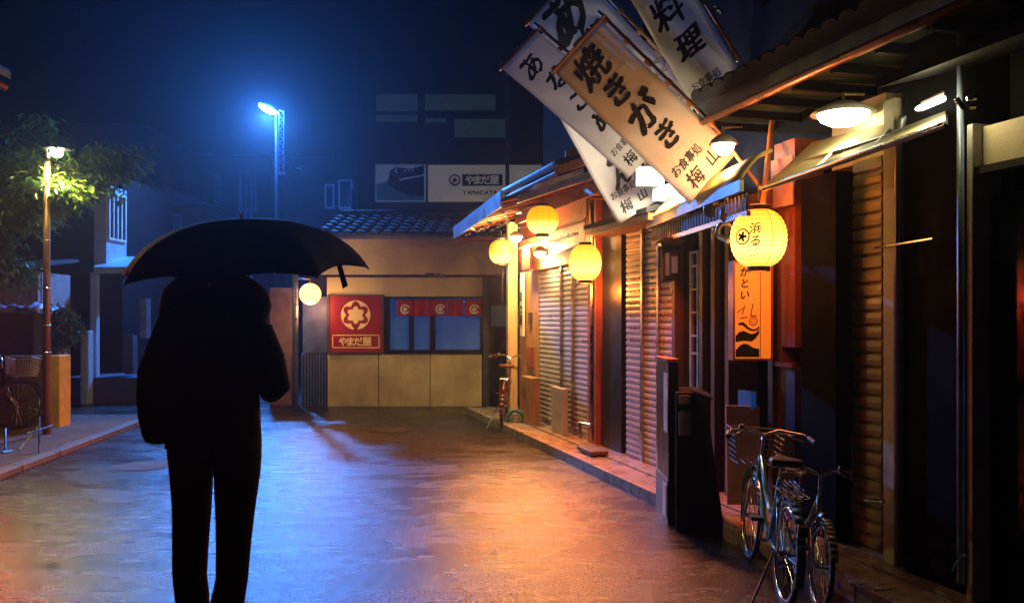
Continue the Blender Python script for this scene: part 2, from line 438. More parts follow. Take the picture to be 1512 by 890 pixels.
# blue side bay
M['navy_sheet'] = mat('navy_sheet', (.05, .08, .22), .45, var=.2)
b = MB(); b.box(ax(446), ax(482), YW+.05, YW+.28, az(521), az(438)); b.build('blue_panel', M['navy_sheet'], rs)
b = MB()
for i in range(9):
    b.box(ax(445+i*4.2), ax(447.6+i*4.2), YW-.0, YW+.06, 0, az(522))
b.box(ax(444), ax(482), YW+.06, YW+.28, 0, az(522)); b.build('corrugated_panel', M['navy_sheet'], rs)
# roof of pan tiles
def tile_roof(p0, p1, up, rows, cols, amp, name, parent, m=None):
    """p0,p1 eave ends; up vector from eave to ridge"""
    p0 = V(p0); p1 = V(p1); up = V(up); n = (p1-p0).cross(up).normalized()
    if n.z < 0: n = -n
    g = MB()
    for r in range(rows):
        def fn(u, v, r=r):
            ph = u*cols*2*math.pi
            h = amp*(abs(math.sin(ph/2))**.7)+ (1-v)*.035
            return p0.lerp(p1, u)+up*((r+v*1.05)/rows)+n*h
        g.grid(fn, cols*8, 1)
        g.grid(lambda u, v, r=r: p0.lerp(p1, u)+up*(r/rows)+n*((amp*(abs(math.sin(u*cols*math.pi))**.7)+.035)*v-.01), cols*8, 1)
    g.slab([p0-n*.06, p1-n*.06, p1+up-n*.06, p0+up-n*.06], .05, n)
    return g.build(name, m or M['tile'], parent)
rf = tile_roof((ax(470), YW-.5, az(352)+.0), (ax(800), YW-.5, az(352)), (0, 1.95, .52), 6, 17, .05, 'roof', rs)
rd = MB()
for i in range(12):
    c = V((ax(478)+i*.3, YW+1.5, az(352)+.58)); rd.tube([c, c+V((.28, 0, 0))], .09, 10)
rd.build('ridge', M['tile'], rf)
MB().tube([(ax(470), YW-.56, az(352)-.02), (ax(800), YW-.56, az(352)-.02)], .045, 8).build('gutter', M['grey_metal'], rs)

# red sign
sg = thing('restaurant_signboard', 'red signboard with cream star crest and boxed name on the cream restaurant wall', 'sign', (ax(526), YW-.05, az(519)))
MB().box(ax(487), ax(565), YW-.05, YW-.025, az(519), az(437)).build('board', M['red'], sg)
f2 = MB()
for a, b, c, d in [(484.5, 487.5, 435, 521), (564.5, 567.5, 435, 521), (487.5, 564.5, 435, 437.4), (487.5, 564.5, 518.6, 521)]: f2.box(ax(a), ax(b), YW-.065, YW-.015, az(d), az(c))
f2.build('frame', M['dark_wood'], sg)
fn = flat((0, YW-.053, 0), (1, 0, 0), (0, 0, 1)); k = YW/F
cx, cz = ax(526), az(465); rr = 21.5*k
em = MB(); seg = 96
def star(t):   # rounded six-point star radius
    c = abs(math.cos(3*t+math.pi/2*0+math.pi/2))  # points up
    return rr*(.70+.24*abs(math.cos(3*(t-math.pi/2)))**1.4-.05*(1-abs(math.cos(3*(t-math.pi/2)))))
vs = []; fo = []
for i in range(seg+1):
    t = -math.pi/2+2*math.pi*i/seg
    o_ = rr; s1 = star(t)*1.0; s2 = star(t)*.66
    for r_ in (o_, s1, s2*.98, .001): vs.append(fn(cx+r_*math.cos(t), cz+r_*math.sin(t)))
gap = 2
for i in range(seg):
    if gap <= i < seg-gap: fo.append((4*i, 4*i+4, 4*i+5, 4*i+1))
    fo.append((4*i+2, 4*i+6, 4*i+7, 4*i+3))
em.add(vs, fo); em.build('crest', M['cream_mark'], sg)
tx = MB(); write(tx, 'やまだ屋', fn, cx-.01, az(504), 14*k, bold=.028, gap=.3, sx=1.0)
a, b, c, d = ax(491.5), ax(561), az(513.5), az(494)
for q in [(a, b, c, c+.015), (a, b, d-.015, d), (a, a+.015, c, d), (b-.015, b, c, d)]:
    tx.add([fn(q[0], q[2]), fn(q[1], q[2]), fn(q[1], q[3]), fn(q[0], q[3])], [(0, 1, 2, 3)])
tx.build('lettering', M['cream_mark'], sg)
# noren curtain
nr = thing('shop_curtain', 'short red fabric curtain with three white crests across the top of the blue windows', 'curtain', (ax(648), YW-.1, az(467)))
x0, x1 = ax(586), ax(711)
for i in range(5):
    a, b = x0+(x1-x0)*i/5+.008, x0+(x1-x0)*(i+1)/5-.008
    fnc = lambda u, v, a=a, b=b, i=i: (a+(b-a)*u+.01*math.sin(v*3+i)*v, YW-.10+.016*math.sin(u*9+i*2)*(.3+v), az(443)+(az(466.5+math.sin(i*2)*.6)-az(443))*v)
    MB().grid(fnc, 14, 6).build('cloth_panel', M['red_cloth'], nr, smooth=True, thick=.004)
MB().tube([(x0-.05, YW-.1, az(443)), (x1, YW-.1, az(443))], .012, 6).build('rod', M['dark_wood'], nr)
cr = MB(); fn = flat((0, YW-.124, 0), (1, 0, 0), (0, 0, 1))
for px in (599.5, 651, 701):
    cr = MB(); disc(cr, fn, ax(px), az(456.5), .058, .082, a0=20, a1=330); disc(cr, fn, ax(px), az(456.5), .0, .036)
    disc(cr, fn, ax(px)+.012, az(456.5)-.01, .042, .05, a0=150, a1=300)
    cr.build('crest', M['white_mark'], nr)

# ------------------------------------------------------------------ tall dark building behind it
YB = 17.4
bb = thing('office_building', 'tall dark building behind the cream restaurant with grey window bands and signs', 'building', (ax(650, YB), YB, 0))
MB().box(ax(528, YB), ax(900, YB), YB, YB+6, 0, az(70, YB)).build('wall', M['dark_wall'], bb)
for (a, b, c, d) in [(556, 617, 140, 166), (556, 617, 171, 181), (628, 732, 141, 164), (628, 660, 176, 182), (671, 747, 177, 204)]:
    f_ = MB().box(ax(a-1, YB), ax(b+1, YB), YB-.05, YB+.02, az(d+1, YB), az(c-1, YB)).build('window', M['black_frame'], bb)
    MB().box(ax(a, YB), ax(b, YB), YB-.062, YB-.051, az(d, YB), az(c, YB)).build('pane', M['pane_grey'], f_)
MB().tube([(ax(749, 15.6), 15.6, az(420, 15.6)), (ax(749, 15.6), 15.6, az(108, 15.6))], .035, 8).build('drainpipe', M['blue_metal'], bb)
lb = MB().box(ax(505, YB), ax(528, YB)-.01, YB+1, YB+5, 0, az(268, YB)); lb.build('side_wall', M['navy_wall'], bb)

YS = 17.2
ps = thing('photo_billboard', 'billboard with a dim blue grey picture beside the white name board', 'billboard', (ax(592, YS), YS, az(297, YS)))
MB().box(ax(554, YS), ax(628, YS), YS, YS+.12, az(297, YS), az(243, YS)).build('board', M['poster_sky'], ps)
fn = flat((0, YS-.004, 0), (1, 0, 0), (0, 0, 1)); A_ = lambda px, py: fn(ax(px, YS), az(py, YS))
q = MB(); q.add([A_(p[0], p[1]) for p in [(556, 296), (556, 272), (572, 268), (586, 262), (600, 266), (626, 262), (626, 296)]], [(0, 1, 2, 3, 4, 5, 6)]); q.build('picture_low', M['poster_mid'], ps)
q = MB(); fn2 = flat((0, YS-.008, 0), (1, 0, 0), (0, 0, 1)); A2 = lambda px, py: fn2(ax(px, YS), az(py, YS))
q.add([A2(*p) for p in [(573, 266), (576, 252), (585, 247), (606, 250), (626, 244), (626, 290), (604, 289), (584, 280), (572, 272)]], [tuple(range(9))]); q.build('picture_dark', M['poster_dark'], ps)
q = MB(); fn3 = flat((0, YS-.012, 0), (1, 0, 0), (0, 0, 1)); write(q, '‹ ···', fn3, ax(597, YS), az(252.5, YS), .22, bold=.02)
q.add([fn3(ax(a, YS), az(b, YS)) for a, b in [(590, 264), (626, 258), (626, 260), (590, 267)]], [(0, 1, 2, 3)]); q.build('marks', M['poster_sky'], ps)
ns = thing('name_billboard', 'long white name board with crest and boxed lettering above the restaurant roof', 'billboard', (ax(690, YS), YS, az(297, YS)))
MB().box(ax(632, YS), ax(800, YS), YS, YS+.12, az(297, YS), az(244, YS)).build('board', M['painted_glow_white'], ns)
q = MB(); c_ = (ax(671.5, YS), az(266, YS)); disc(q, fn, *c_, .085, .115); disc(q, fn, *c_, 0, .045); disc(q, fn, c_[0]+.01, c_[1]-.02, .055, .075, a0=180, a1=330)
q.build('crest', mat('maroon_mark', (.2, .03, .06), .5), ns)
q = MB().box(ax(682.5, YS), ax(742, YS), YS-.006, YS+.001, az(274.5, YS), az(257.5, YS)); q.build('name_box', mat('green_mark', (.03, .09, .07), .5), ns)
q = MB(); write(q, 'やまだ屋', fn2, ax(712, YS), az(266, YS), .19, bold=.035, gap=.3); q.build('lettering', M['painted_glow_white'], ns)
q = MB(); write(q, 'YAMADAYA', fn, ax(709, YS), az(284.5, YS), .115, bold=.03, gap=1.0); q.build('roman_lettering', M['ink'], ns)
MB().box(ax(554, YS), ax(800, YS), YS+.0, YS+.1, az(243.2, YS), az(241, YS)).build('top_rail', M['grey_metal'], ns)

# ------------------------------------------------------------------ far dark houses on the left
def dark_house(name, label, pxa, pxb, Y, pytop, depth, m, wins=(), gable=False, d0=0):
    t = thing(name, label, 'house', (ax((pxa+pxb)/2, Y), Y, 0), group='dark houses at the end of the street')
    X0, X1, Z = ax(pxa, Y), ax(pxb, Y), az(pytop, Y)
    MB().box(X0, X1, Y, Y+depth, 0, Z).build('wall', m, t)
    r = MB()
    if gable:
        mx = (X0+X1)/2; r.prism([(X0-.25, Y-.3, Z), (X1+.25, Y-.3, Z), (mx, Y-.3, Z+(X1-X0)*.28)], (0, depth, 0))
    else:
        r.box(X0-.12, X1+.12, Y-.15, Y+depth, Z, Z+.12)
    r.build('roof', M['tile'], t)
    for (a, b, c, d) in wins:
        f_ = MB()
        xa, xb, za, zb = ax(a, Y), ax(b, Y), az(d, Y), az(c, Y)
        for q in [(xa, xa+.05, za, zb), (xb-.05, xb, za, zb), (xa, xb, za-.05, za), (xa, xb, zb, zb+.05)]: f_.box(q[0], q[1], Y-.06, Y-.002, q[2], q[3])
        w_ = f_.build('window', M['grey_metal'], t)
        MB().box(xa+.05, xb-.05, Y-.03, Y-.003, za, zb).build('pane', M['pane_dark'], w_)
    return t
h1 = dark_house('house', 'navy house with a tall drainpipe right behind the umbrella', 300, 398, 27, 232, 6, M['dimmed'], [(316, 328, 262, 300), (352, 380, 255, 310)])
for px in (356, 363, 371): MB().tube([(ax(px, 26.9), 26.9, 1), (ax(px, 26.9), 26.9, az(258, 26.9))], .03, 6).build('drainpipe', M['blue_metal'], h1)
h2 = dark_house('house', 'low dark house with gable roof left of the umbrella', 205, 300, 24, 305, 6, M['dimmed'], [(255, 268, 320, 350)], gable=True)
h3 = dark_house('house', 'flat roofed blue lit house between the lamp post and the billboards', 418, 524, 27, 262, 6, M['dark_wall'], [(480, 494, 275, 306), (500, 521, 268, 306)])
h4 = dark_house('house', 'dark block far behind the blue street lamp', 398, 560, 38, 235, 8, M['dark_wall'], [(430, 445, 250, 270)])
h5 = dark_house('house', 'big dark house far left behind the tree', -150, 215, 27, 190, 8, M['dark_wall'], [(100, 130, 260, 300)])

# left house with balcony window, porch and steps
YL = 16.0
lh = thing('corner_house', 'corner house with pale blue lit bay window and porch left of the umbrella', 'house', (ax(150, YL), YL, 0))
MB().box(ax(-40, YL), ax(150, YL), YL+.85, YL+3.4, 0, az(250, YL)).build('wall', M['dimmed'], lh)
M['pale_blue'] = mat('pale_painted_wood', (.32, .42, .46), .5, var=.12)
bw = MB(); bw.box(ax(139, YL), ax(157, YL), YL, YL+.84, az(398, YL), az(272, YL)); bay = bw.build('bay_window', M['pale_blue'], lh)
xw = ax(157, YL); ya, yb = YL+.08, YL+.76
MB().box(xw+.002, xw+.012, ya, yb, az(350, YL), az(284, YL)).build('pane', M['pane_dark'], bay)
g = MB()
for i in range(5): y_ = ya+(yb-ya)*i/4; g.box(xw+.013, xw+.03, y_-.02, y_+.02, az(350, YL), az(284, YL))
g.box(xw+.003, xw+.034, ya-.02, yb+.02, az(353, YL), az(350, YL)); g.box(xw+.003, xw+.034, ya-.02, yb+.02, az(284, YL), az(281, YL)); g.build('window_bars', M['white_paint'], bay)
p = MB(); p.slab([at(138, 404, YL-.4), at(212, 404, YL-.4), at(212, 388, YL+.8), at(150, 388, YL+.8)], .12, (0, 0, 1)); p.build('porch_roof', M['pale_blue'], lh)
MB().box(ax(145, YL), ax(154, YL), YL-.3, YL-.18, 0.45, az(404, YL)).build('post', M['pale_blue'], lh)
MB().box(ax(196, YL), ax(206, YL), YL+.3, YL+.5, az(500, YL), az(440, YL)).build('meter_box', M['grey_metal'], lh)
MB().box(ax(191, YL), ax(203, YL), YL-.2, YL-.0, .5, az(495, YL)).build('gate_pillar', M['navy_wall'], lh)
MB().box(ax(115, YL), ax(230, YL), YL-.5, YL+.84, .0, .46).build('plinth', M['navy_wall'], lh)
tag(MB().box(ax(118, 15.3), ax(130, 15.3), 15.3, 15.5, 0, az(488, 15.3)).build('gate_post', M['pale_blue'], bevel=.02), 'pale blue lit gate post at the edge of the dark porch', 'post')

# ------------------------------------------------------------------ street lamps
def blue_lamp():
    Y = 20; b0 = at(412, 470, Y); X = b0.x
    t = thing('street_lamp', 'tall street lamp with blazing blue white head on a braced steel mast', 'street lamp', (X, Y, 0))
    zt = az(165, Y)
    MB().tube([(X-.06, Y, 0), (X-.06, Y, zt)], [.05, .035], 10).build('pole', M['dark_wall'], t, smooth=True)
    l = MB(); x1 = X+.11
    l.tube([(x1, Y, az(255, Y)), (x1, Y, zt+.02)], .016, 6); l.tube([(X+.0, Y, az(255, Y)), (X+.0, Y, zt)], .012, 6)
    for i in range(9):
        z = az(250, Y)+i*.15; l.tube([(X, Y, z), (x1, Y, z+.08)], .009, 5); l.tube([(x1, Y, z+.08), (X, Y, z+.15)], .009, 5)
    l.box(X-.02, x1+.02, Y-.02, Y+.02, az(258, Y), az(254, Y)); l.build('ladder_bracket', M['grey_metal'], t)
    hd = MB(); c = at(397, 160, Y); m4 = Matrix.Rotation(R(25), 4, 'Y')
    hd.lathe([(.001, .09), (.10, .085), (.20, .05), (.25, 0)], c=c+V((0, 0, .01)), seg=24, M4=m4 @ Matrix.Scale(.55, 4, (0, 1, 0)))
    hd.tube([c+V((.1, 0, .0)), (X-.06, Y, zt)], .03, 8); h = hd.build('lamp_head', M['grey_metal'], t, smooth=True)
    MB().lathe([(.24, 0), (.20, -.06), (.1, -.1), (.001, -.11)], c=c, seg=24, M4=m4 @ Matrix.Scale(.6, 4, (0, 1, 0))).build('bulb', emis('blue_white_bulb', (.45, .75, 1), 90), h, smooth=True)
    o = lamp('street_lamp_halo', c+V((0, -.3, -.1)), 950, (.015, .15, 1), .12)
    o.parent = t; o.location = o.location-V(t.location)
    o = lamp('street_lamp_light', c+V((0, -.05, -.2)), 7500, (.06, .29, 1), .15, spot=112, aim=(.12, -.9, -.66), blend=.9)
    o.parent = t; o.location = o.location-V(t.location)
blue_lamp()
def left_lamp():
    Y = 11.0; X = ax(69, Y)
    t = thing('street_lamp', 'short brown pole lamp with glowing disc head among the leaves at left', 'street lamp', (X, Y, 0))
    zt = az(236, Y)
    MB().tube([(X, Y, 0), (X, Y, 1.6), (X, Y, zt)], [.05, .042, .036], 12).build('pole', M['lamp_pole'], t, smooth=True)
    MB().tube([(X, Y, zt-.02), (X, Y, zt+.1)], [.045, .03], 12).build('collar', M['steel'], t, smooth=True)
    c = V((ax(84, Y), Y, az(221, Y)))
    a = MB(); a.tube([(X, Y, zt+.08), (X, Y, c.z+.05), (c.x, Y, c.z+.05)], .012, 6); a.lathe([(.001, .05), (.05, .045), (.15, .012), (.16, 0)], c=c, seg=28); h = a.build('lamp_head', M['grey_metal'], t)
    MB().lathe([(.07, -.0), (.075, -.05), (.045, -.09), (.001, -.1)], c=c, seg=20).build('bulb', emis('warm_white_bulb', (1, .92, .6), 40), h, smooth=True)
    bnd = MB()
    for py in (355, 425, 480, 520): z = az(py, Y); bnd.ring((X, Y, z), .046, .006, axis=(0, 0, 1), seg=16, q=4)
    bnd.build('band', M['steel'], t)
    o = lamp('street_lamp_light', c+V((0, -.02, -.17)), 360, (1, .86, .30), .06, spot=178, aim=(.1, -.1, -1), blend=.5); o.parent = t; o.location = o.location-V(t.location)
left_lamp()

# ------------------------------------------------------------------ tree at the left
def tree():
    Y = 12.4; base = V((ax(-45, Y), Y, 0))
    t = thing('broadleaf_tree', 'leafy green tree lit by the brown pole lamp at the left edge', 'tree', base)
    tr = MB(); limbs = []
    top = base+V((.2, -.1, 2.3))
    tr.tube([base, base+V((.08, 0, 1.1)), top], [.19, .14, .11], 12)
    rng = random.Random(3); tips = []
    targets = [at(30, 250, 11.4), at(20, 320, 11.2), at(110, 240, 11.6), at(165, 235, 11.7), at(195, 225, 12.0), at(-60, 200, 12), at(60, 180, 12.2),
               at(10, 400, 11.3), at(95, 272, 11.3), at(-30, 300, 11), at(180, 250, 11.9), at(25, 290, 11.2), at(-10, 360, 11.2), at(-80, 380, 11.5)]
    for q in targets:
        mid = top.lerp(q, .5)+V((rng.uniform(-.1, .1), rng.uniform(-.1, .1), .22))
        tr.tube([top, top.lerp(mid, .5)+V((0, 0, .08)), mid, q], [.07, .05, .03, .008], 7); tips.append((mid, q))
    tr.build('trunk', M['bark'], t, smooth=True)
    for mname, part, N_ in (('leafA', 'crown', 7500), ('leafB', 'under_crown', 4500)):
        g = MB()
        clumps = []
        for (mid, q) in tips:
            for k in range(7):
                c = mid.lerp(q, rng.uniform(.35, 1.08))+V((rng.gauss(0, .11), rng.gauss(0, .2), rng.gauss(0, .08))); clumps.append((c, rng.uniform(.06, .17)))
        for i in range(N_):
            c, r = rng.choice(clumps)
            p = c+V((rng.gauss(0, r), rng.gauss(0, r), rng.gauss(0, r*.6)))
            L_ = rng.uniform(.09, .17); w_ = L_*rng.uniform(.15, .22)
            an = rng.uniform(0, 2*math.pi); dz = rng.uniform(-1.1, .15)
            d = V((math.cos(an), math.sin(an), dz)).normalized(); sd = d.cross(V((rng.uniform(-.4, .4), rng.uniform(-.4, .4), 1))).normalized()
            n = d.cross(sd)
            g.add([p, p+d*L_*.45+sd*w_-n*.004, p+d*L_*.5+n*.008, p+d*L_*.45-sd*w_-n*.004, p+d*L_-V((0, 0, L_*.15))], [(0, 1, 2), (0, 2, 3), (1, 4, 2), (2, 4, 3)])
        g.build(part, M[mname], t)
tree()
def bush(px, py, Y, r, label):
    c = at(px, py, Y); rng = random.Random(px)
    t = thing('shrub', label, 'shrub', (c.x, c.y, 0))
    st = MB()
    for i in range(6):
        a = rng.uniform(0, 6.28); st.tube([(c.x, c.y, .05), (c.x+.1*math.cos(a), c.y+.1*math.sin(a), c.z*.6), (c.x+r*.5*math.cos(a), c.y+r*.4*math.sin(a), c.z+r*.3)], [.02, .014, .005], 5)
    st.build('stem', M['bark'], t)
    g = MB()
    for i in range(1500):
        d0 = V((rng.gauss(0, 1), rng.gauss(0, 1), rng.gauss(0, 1))).normalized()*r*rng.uniform(.3, 1)**.5*(1+.2*math.sin(i))
        p = c+V((d0.x, d0.y, d0.z*1.2)); d = V((rng.gauss(0, 1), rng.gauss(0, 1), rng.gauss(0, .6))).normalized(); sd = d.orthogonal().normalized(); L_ = .07
        g.add([p, p+d*L_*.5+sd*.018, p+d*L_, p+d*L_*.5-sd*.018], [(0, 1, 2, 3)])
    g.build('foliage', M['leafB'], t)
bush(92, 485, 13.0, .26, 'small dark shrub behind the yellow wall end')

# low wall with yellow end, bin with tarp, rails at left
t = thing('low_wall', 'low brown block wall with bright yellow painted end post', 'wall', (ax(40, 11.8), 11.8, 0))
MB().box(ax(-160, 11.8), ax(78, 11.8), 11.75, 11.95, 0, az(530, 11.8)).build('wall', M['brick'], t, bevel=.01)
MB().box(ax(-160, 11.8), ax(78, 11.8), 11.72, 11.98, az(530, 11.8)+.002, az(525, 11.8)).build('coping', M['stone'], t)
MB().box(ax(78, 11.8)+.003, ax(94, 11.8), 11.7, 12.0, 0, az(524, 11.8)).build('end_post', M['yellow'], t, bevel=.015)
t = thing('covered_bin', 'big dark bin with a crumpled pale blue cover beside the lamp pole', 'bin', (ax(30, 12.6), 12.6, 0))
MB().box(ax(-20, 12.6), ax(62, 12.6), 12.4, 13.1, 0, az(462, 12.6)).build('body', M['dark_wall'], t, bevel=.03)
MB().grid(lambda u, v: (ax(4, 12.5)+(ax(64, 12.5)-ax(4, 12.5))*u, 12.35+.8*v, az(462, 12.6)+.03+.09*abs(noise.noise(V((u*5, v*4, 2))))*2), 14, 10).build('cover', M['tarp'], t, smooth=True, thick=.01)
t = thing('garden_shed', 'dim grey shed wall behind the tree trunk at the left edge', 'shed', (ax(20, 14), 14, 0))
sh = MB()
for i in range(9): sh.box(ax(-60+i*13, 14)+.01, ax(-48+i*13, 14), 14, 14.1, .0, az(400, 14))
sh.box(ax(-60, 14), ax(57, 14), 14.1, 15, 0, az(402, 14)); sh.build('wall', M['concrete'], t)
MB().slab([(ax(-70, 14), 13.6, az(398, 14)), (ax(62, 14), 13.6, az(398, 14)), (ax(62, 14), 15.2, az(380, 14)), (ax(-70, 14), 15.2, az(380, 14))], .05, (0, 0, 1)).build('roof', M['tile'], t)
t = thing('tube_rail', 'low bent metal rail on the verge at the lower left', 'rail', (ax(30, 9.6), 9.6, .05))
rl = MB()
for a, b in [((8, 680), (8, 632)), ((3, 668), (28, 664)), ((28, 664), (58, 628)), ((58, 672), (58, 616)), ((40, 640), (78, 628))]:
    rl.tube([at(*a, 9.4), at(*b, 9.8)], .012, 6)
rl.build('tube', M['steel'], t)
t = thing('eaves_corner', 'corner of a blue lit roof edge at the far upper left', 'roof edge', at(0, 125, 9))
MB().slab([at(-160, 20, 8), at(16, 118, 9), at(14, 112, 11), at(-180, 10, 11)], .07, (0, 0, 1)).build('roof', M['blue_metal'], t)
MB().tube([at(-160, 40, 8), at(9, 130, 8.95)], .045, 8).build('gutter', M['gutter'], t)

# ------------------------------------------------------------------ shop row at the right
NF = 3.53
def shutter_mb(s0, s1, z0, z1, n, pitch=.075):
    g = MB(); z = z0
    while z < z1-.01:
        e = min(z+pitch, z1)
        prof = [(0, 0), (-.012, .012), (-.014, pitch*.5), (-.010, pitch*.86), (.004, pitch*.93), (.004, pitch)]
        for i in range(len(prof)-1):
            (a, b), (c, d) = prof[i], prof[i+1]
            if z+d > z1: break
            g.add([S(s0, n+a, z+b), S(s1, n+a, z+b), S(s1, n+c, z+d), S(s0, n+c, z+d)], [(0, 1, 2, 3)])
        z = e
    g.sbox(s0, s1, n+.006, n+.02, z0, z1)
    return g
# far shop (s 9.2 .. 12.4)
fsx = lambda px: fs(px, NF)
f1 = thing('far_shop', 'far wooden shop with two shutters, amber lit eaves and blue edged canopy', 'shop', S(10.5, NF, 0))
sA, sB, sC, sD, sE = fsx(798)-.0, fsx(831), fsx(848), fsx(874), fsx(888)
zt = fz(835, 393, NF)
MB().sbox(sE, 12.9, NF+.12, NF+3.2, 0, 3.2).build('wall', M['red_wood'], f1)
MB().sbox(sE, 12.9, NF+.5, NF+3.2, 3.2, 6.4).build('upper_wall', M['dimmed'], f1)
for (a, b, mm) in [(sA, sB+.02, 'shutter'), (sB-.02, sC+.02, 'shutter'), (sC-.02, sD, 'shutter')]:
    sh = shutter_mb(b, a, .1, zt, NF, .062).build('shutter', M[mm], f1)
    MB().sbox(b, a, NF-.02, NF+.0, .1, .16).build('bottom_rail', M['steel'], sh)
for s_ in (sB, sC): MB().sbox(s_-.02, s_+.02, NF-.035, NF+.01, .1, zt+.05).build('shutter_post', M['steel'], f1)
MB().sbox(sD+.0, sA+.02, NF-.1, NF+.11, zt+.0, zt+.16).build('shutter_box', M['pale_wood'], f1, bevel=.006)
# corner pier of pale wood
pier = MB().sbox(sA+.01, 12.35, NF-.02, NF+.12, .1, fz(785, 400, NF)).build('corner_pier', M['wood'], f1, bevel=.008)
MB().sbox(sA+.3, sA+.42, NF-.05, NF-.021, 1.42, 1.58).build('switch_box', M['dark_wood'], pier)
MB().sbox(sA+.22, sA+.5, NF-.06, NF-.021, .82, 1.1).build('meter_box', M['red_wood'], pier)
MB().sbox(12.36, 12.46, NF-.2, NF-.06, .1, 2.9).build('corner_post', M['pale_wood'], f1)
MB().sbox(sE+.02, sD-.02, NF-.06, NF+.12, .1, 3.0).build('red_post', M['red_wood'], f1)
MB().tube([S(sE+.03, NF-.1, .15), S(sE+.03, NF-.1, 2.9)], .025, 8).build('drainpipe', M['steel'], f1)
br = MB(); br.tube([S(sD, NF-.04, 1.25), S(sD-.15, NF-.16, 1.25)], .012, 6); br.tube([S(sE+.03, NF-.1, .32), S(sE+.25, NF-.16, .32), S(sE+.25, NF-.16, .15)], .02, 6); br.build('pipe_bracket', M['steel'], f1)
# interior reveal between shutters' lintel and eaves, red lit board
MB().sbox(sE, 12.4, NF-.03, NF+.115, zt+.17, 2.62).build('lintel_wall', M['red_wood'], f1)
MB().sbox(sD, sA+.3, NF-.22, NF-.16, zt+.30, zt+.33).build('rail', M['steel'], f1)
MB().sbox(sA-.15, sA+.25, NF-.19, NF-.17, zt+.02, zt+.29).build('red_valance', M['red_cloth'], f1)
# canopy: fascia blue, soffit wood
a0, a1 = at(672, 344, 13.5), at(742, 294, 9.66); a0.z = a1.z = 2.81
hn = ND*.02
cp = MB(); cp.slab([a1-V((0, 0, .09)), a0-V((0, 0, .09)), a0+V((0, 0, .09)), a1+V((0, 0, .09))], .025, -ND); can = cp.build('canopy_fascia', M['blue_metal'], f1)
b0, b1 = a0+ND*1.0+V((0, 0, .28)), a1+ND*1.25+V((0, 0, .34))
MB().slab([a1+ND*.03, a0+ND*.03, b0, b1], .03, (0, 0, 1)).build('canopy_roof', M['tile'], f1)
sf = MB()
for i in range(9):
    u = i/8; p = a1.lerp(a0, u); q = b1.lerp(b0, u); sf.tube([p+V((0, 0, -.03)), q+V((0, 0, -.03))], .022, 4)
sf.build('rafter', M['red_wood'], f1)
MB().tube([a0+V((0, 0, -.09)), a0+ND*.9+V((0, 0, -.09))], .03, 6).build('end_beam', M['red_wood'], f1)
br = MB(); rng = random.Random(5)
for i in range(26):
    u = rng.uniform(.35, .95); v = rng.uniform(.1, .7); p = a1.lerp(a0, u).lerp(b1.lerp(b0, u), v)+V((0, 0, -.1)); br.tube([p, p+V((rng.uniform(-.1, .1), rng.uniform(-.15, .15), rng.uniform(-.05, .03)))], .014, 5)
br.build('hanging_fittings', M['steel'], f1)
# upper gable boards
bd = [((764, 300), (880, 262), 12, 'white_paint', 9.5, 9.3), ((788, 283), (862, 258), 10, 'white_paint', 9.7, 9.5), ((820, 258), (868, 243), 14, 'pale_wood', 9.9, 9.7), ((835, 238), (862, 228), 16, 'wood', 10.0, 9.9)]
for (p, q, h, mm, y0, y1) in bd:
    A0, A1 = at(p[0], p[1], y0), at(q[0], q[1], y1); hh = h*y0/F
    MB().slab([A0, A1, A1+V((0, 0, hh)), A0+V((0, 0, hh))], .06, (0, 1, 0)).build('gable_board', M[mm], f1, bevel=.005)
e0, e1 = at(745, 287, 11.6), at(820, 238, 9.6); e0.z = e1.z = (e0.z+e1.z)/2
MB().slab([e1, e0, e0+ND*1.1+V((0, 0, .35)), e1+ND*1.1+V((0, 0, .35))], .05, (0, 0, 1)).build('upper_roof', M['tile'], f1)
MB().tube([e1+V((0, 0, .0)), e0], .04, 8).build('gutter', M['blue_metal'], f1)
MB().tube([e1+V((.02, 0, -.09)), e0+V((.02, 0, -.09))], .03, 8).build('red_rail', M['red_wood'], f1)
MB().sbox(fs(885, 3.2), fs(760, 3.2), 3.2, 3.24, fz(820, 306, 3.2)-.02, fz(820, 306, 3.2)+.14).build('red_fascia', M['red'], f1)
MB().tube([S(12.2, NF-.3, 2.7), S(12.25, NF-.32, 1.9), S(12.3, NF-.3, 1.75)], .01, 5).build('cable', M['rubber'], f1)
lt = MB(); fn = flat(S(12.0, NF-.06, 0), -UD, (0, 0, 1))
sgn = thing('vertical_sign', 'narrow white vertical shop sign with black characters by the far corner pier', 'sign', S(12.05, NF-.08, 1.2))
MB().sbox(11.98, 12.12, NF-.09, NF-.06, 1.25, 2.15).build('board', M['sign_white'], sgn)
fn = flat(S(12.05, NF-.094, 0), -UD, (0, 0, 1)); q = MB(); write(q, 'お土産', fn, 0, 1.65, .16, bold=.03, vertical=True); q.build('lettering', M['ink'], sgn)

# items in front of far shop
tag(MB().sbox(fs(790, 3.35), fs(775, 3.35), 3.3, 3.42, .1, .72).build('wooden_post_box', M['wood'], bevel=.01), 'squat brown wooden box standing at the far shop corner', 'box')
tag(MB().sbox(fs(836, 3.4), fs(818, 3.4), 3.36, 3.42, .1, .66).build('leaning_board', M['concrete'], bevel=.006), 'grey upright board standing before the far shutters', 'board')
rg = MB(); rg.sbox(fs(880, 3.2), fs(858, 3.2), 3.15, 3.34, .1, .145); tag(rg.build('wooden_block', M['dark_wood'], bevel=.01), 'small dark wooden block by the drainpipe on the pavement', 'block')

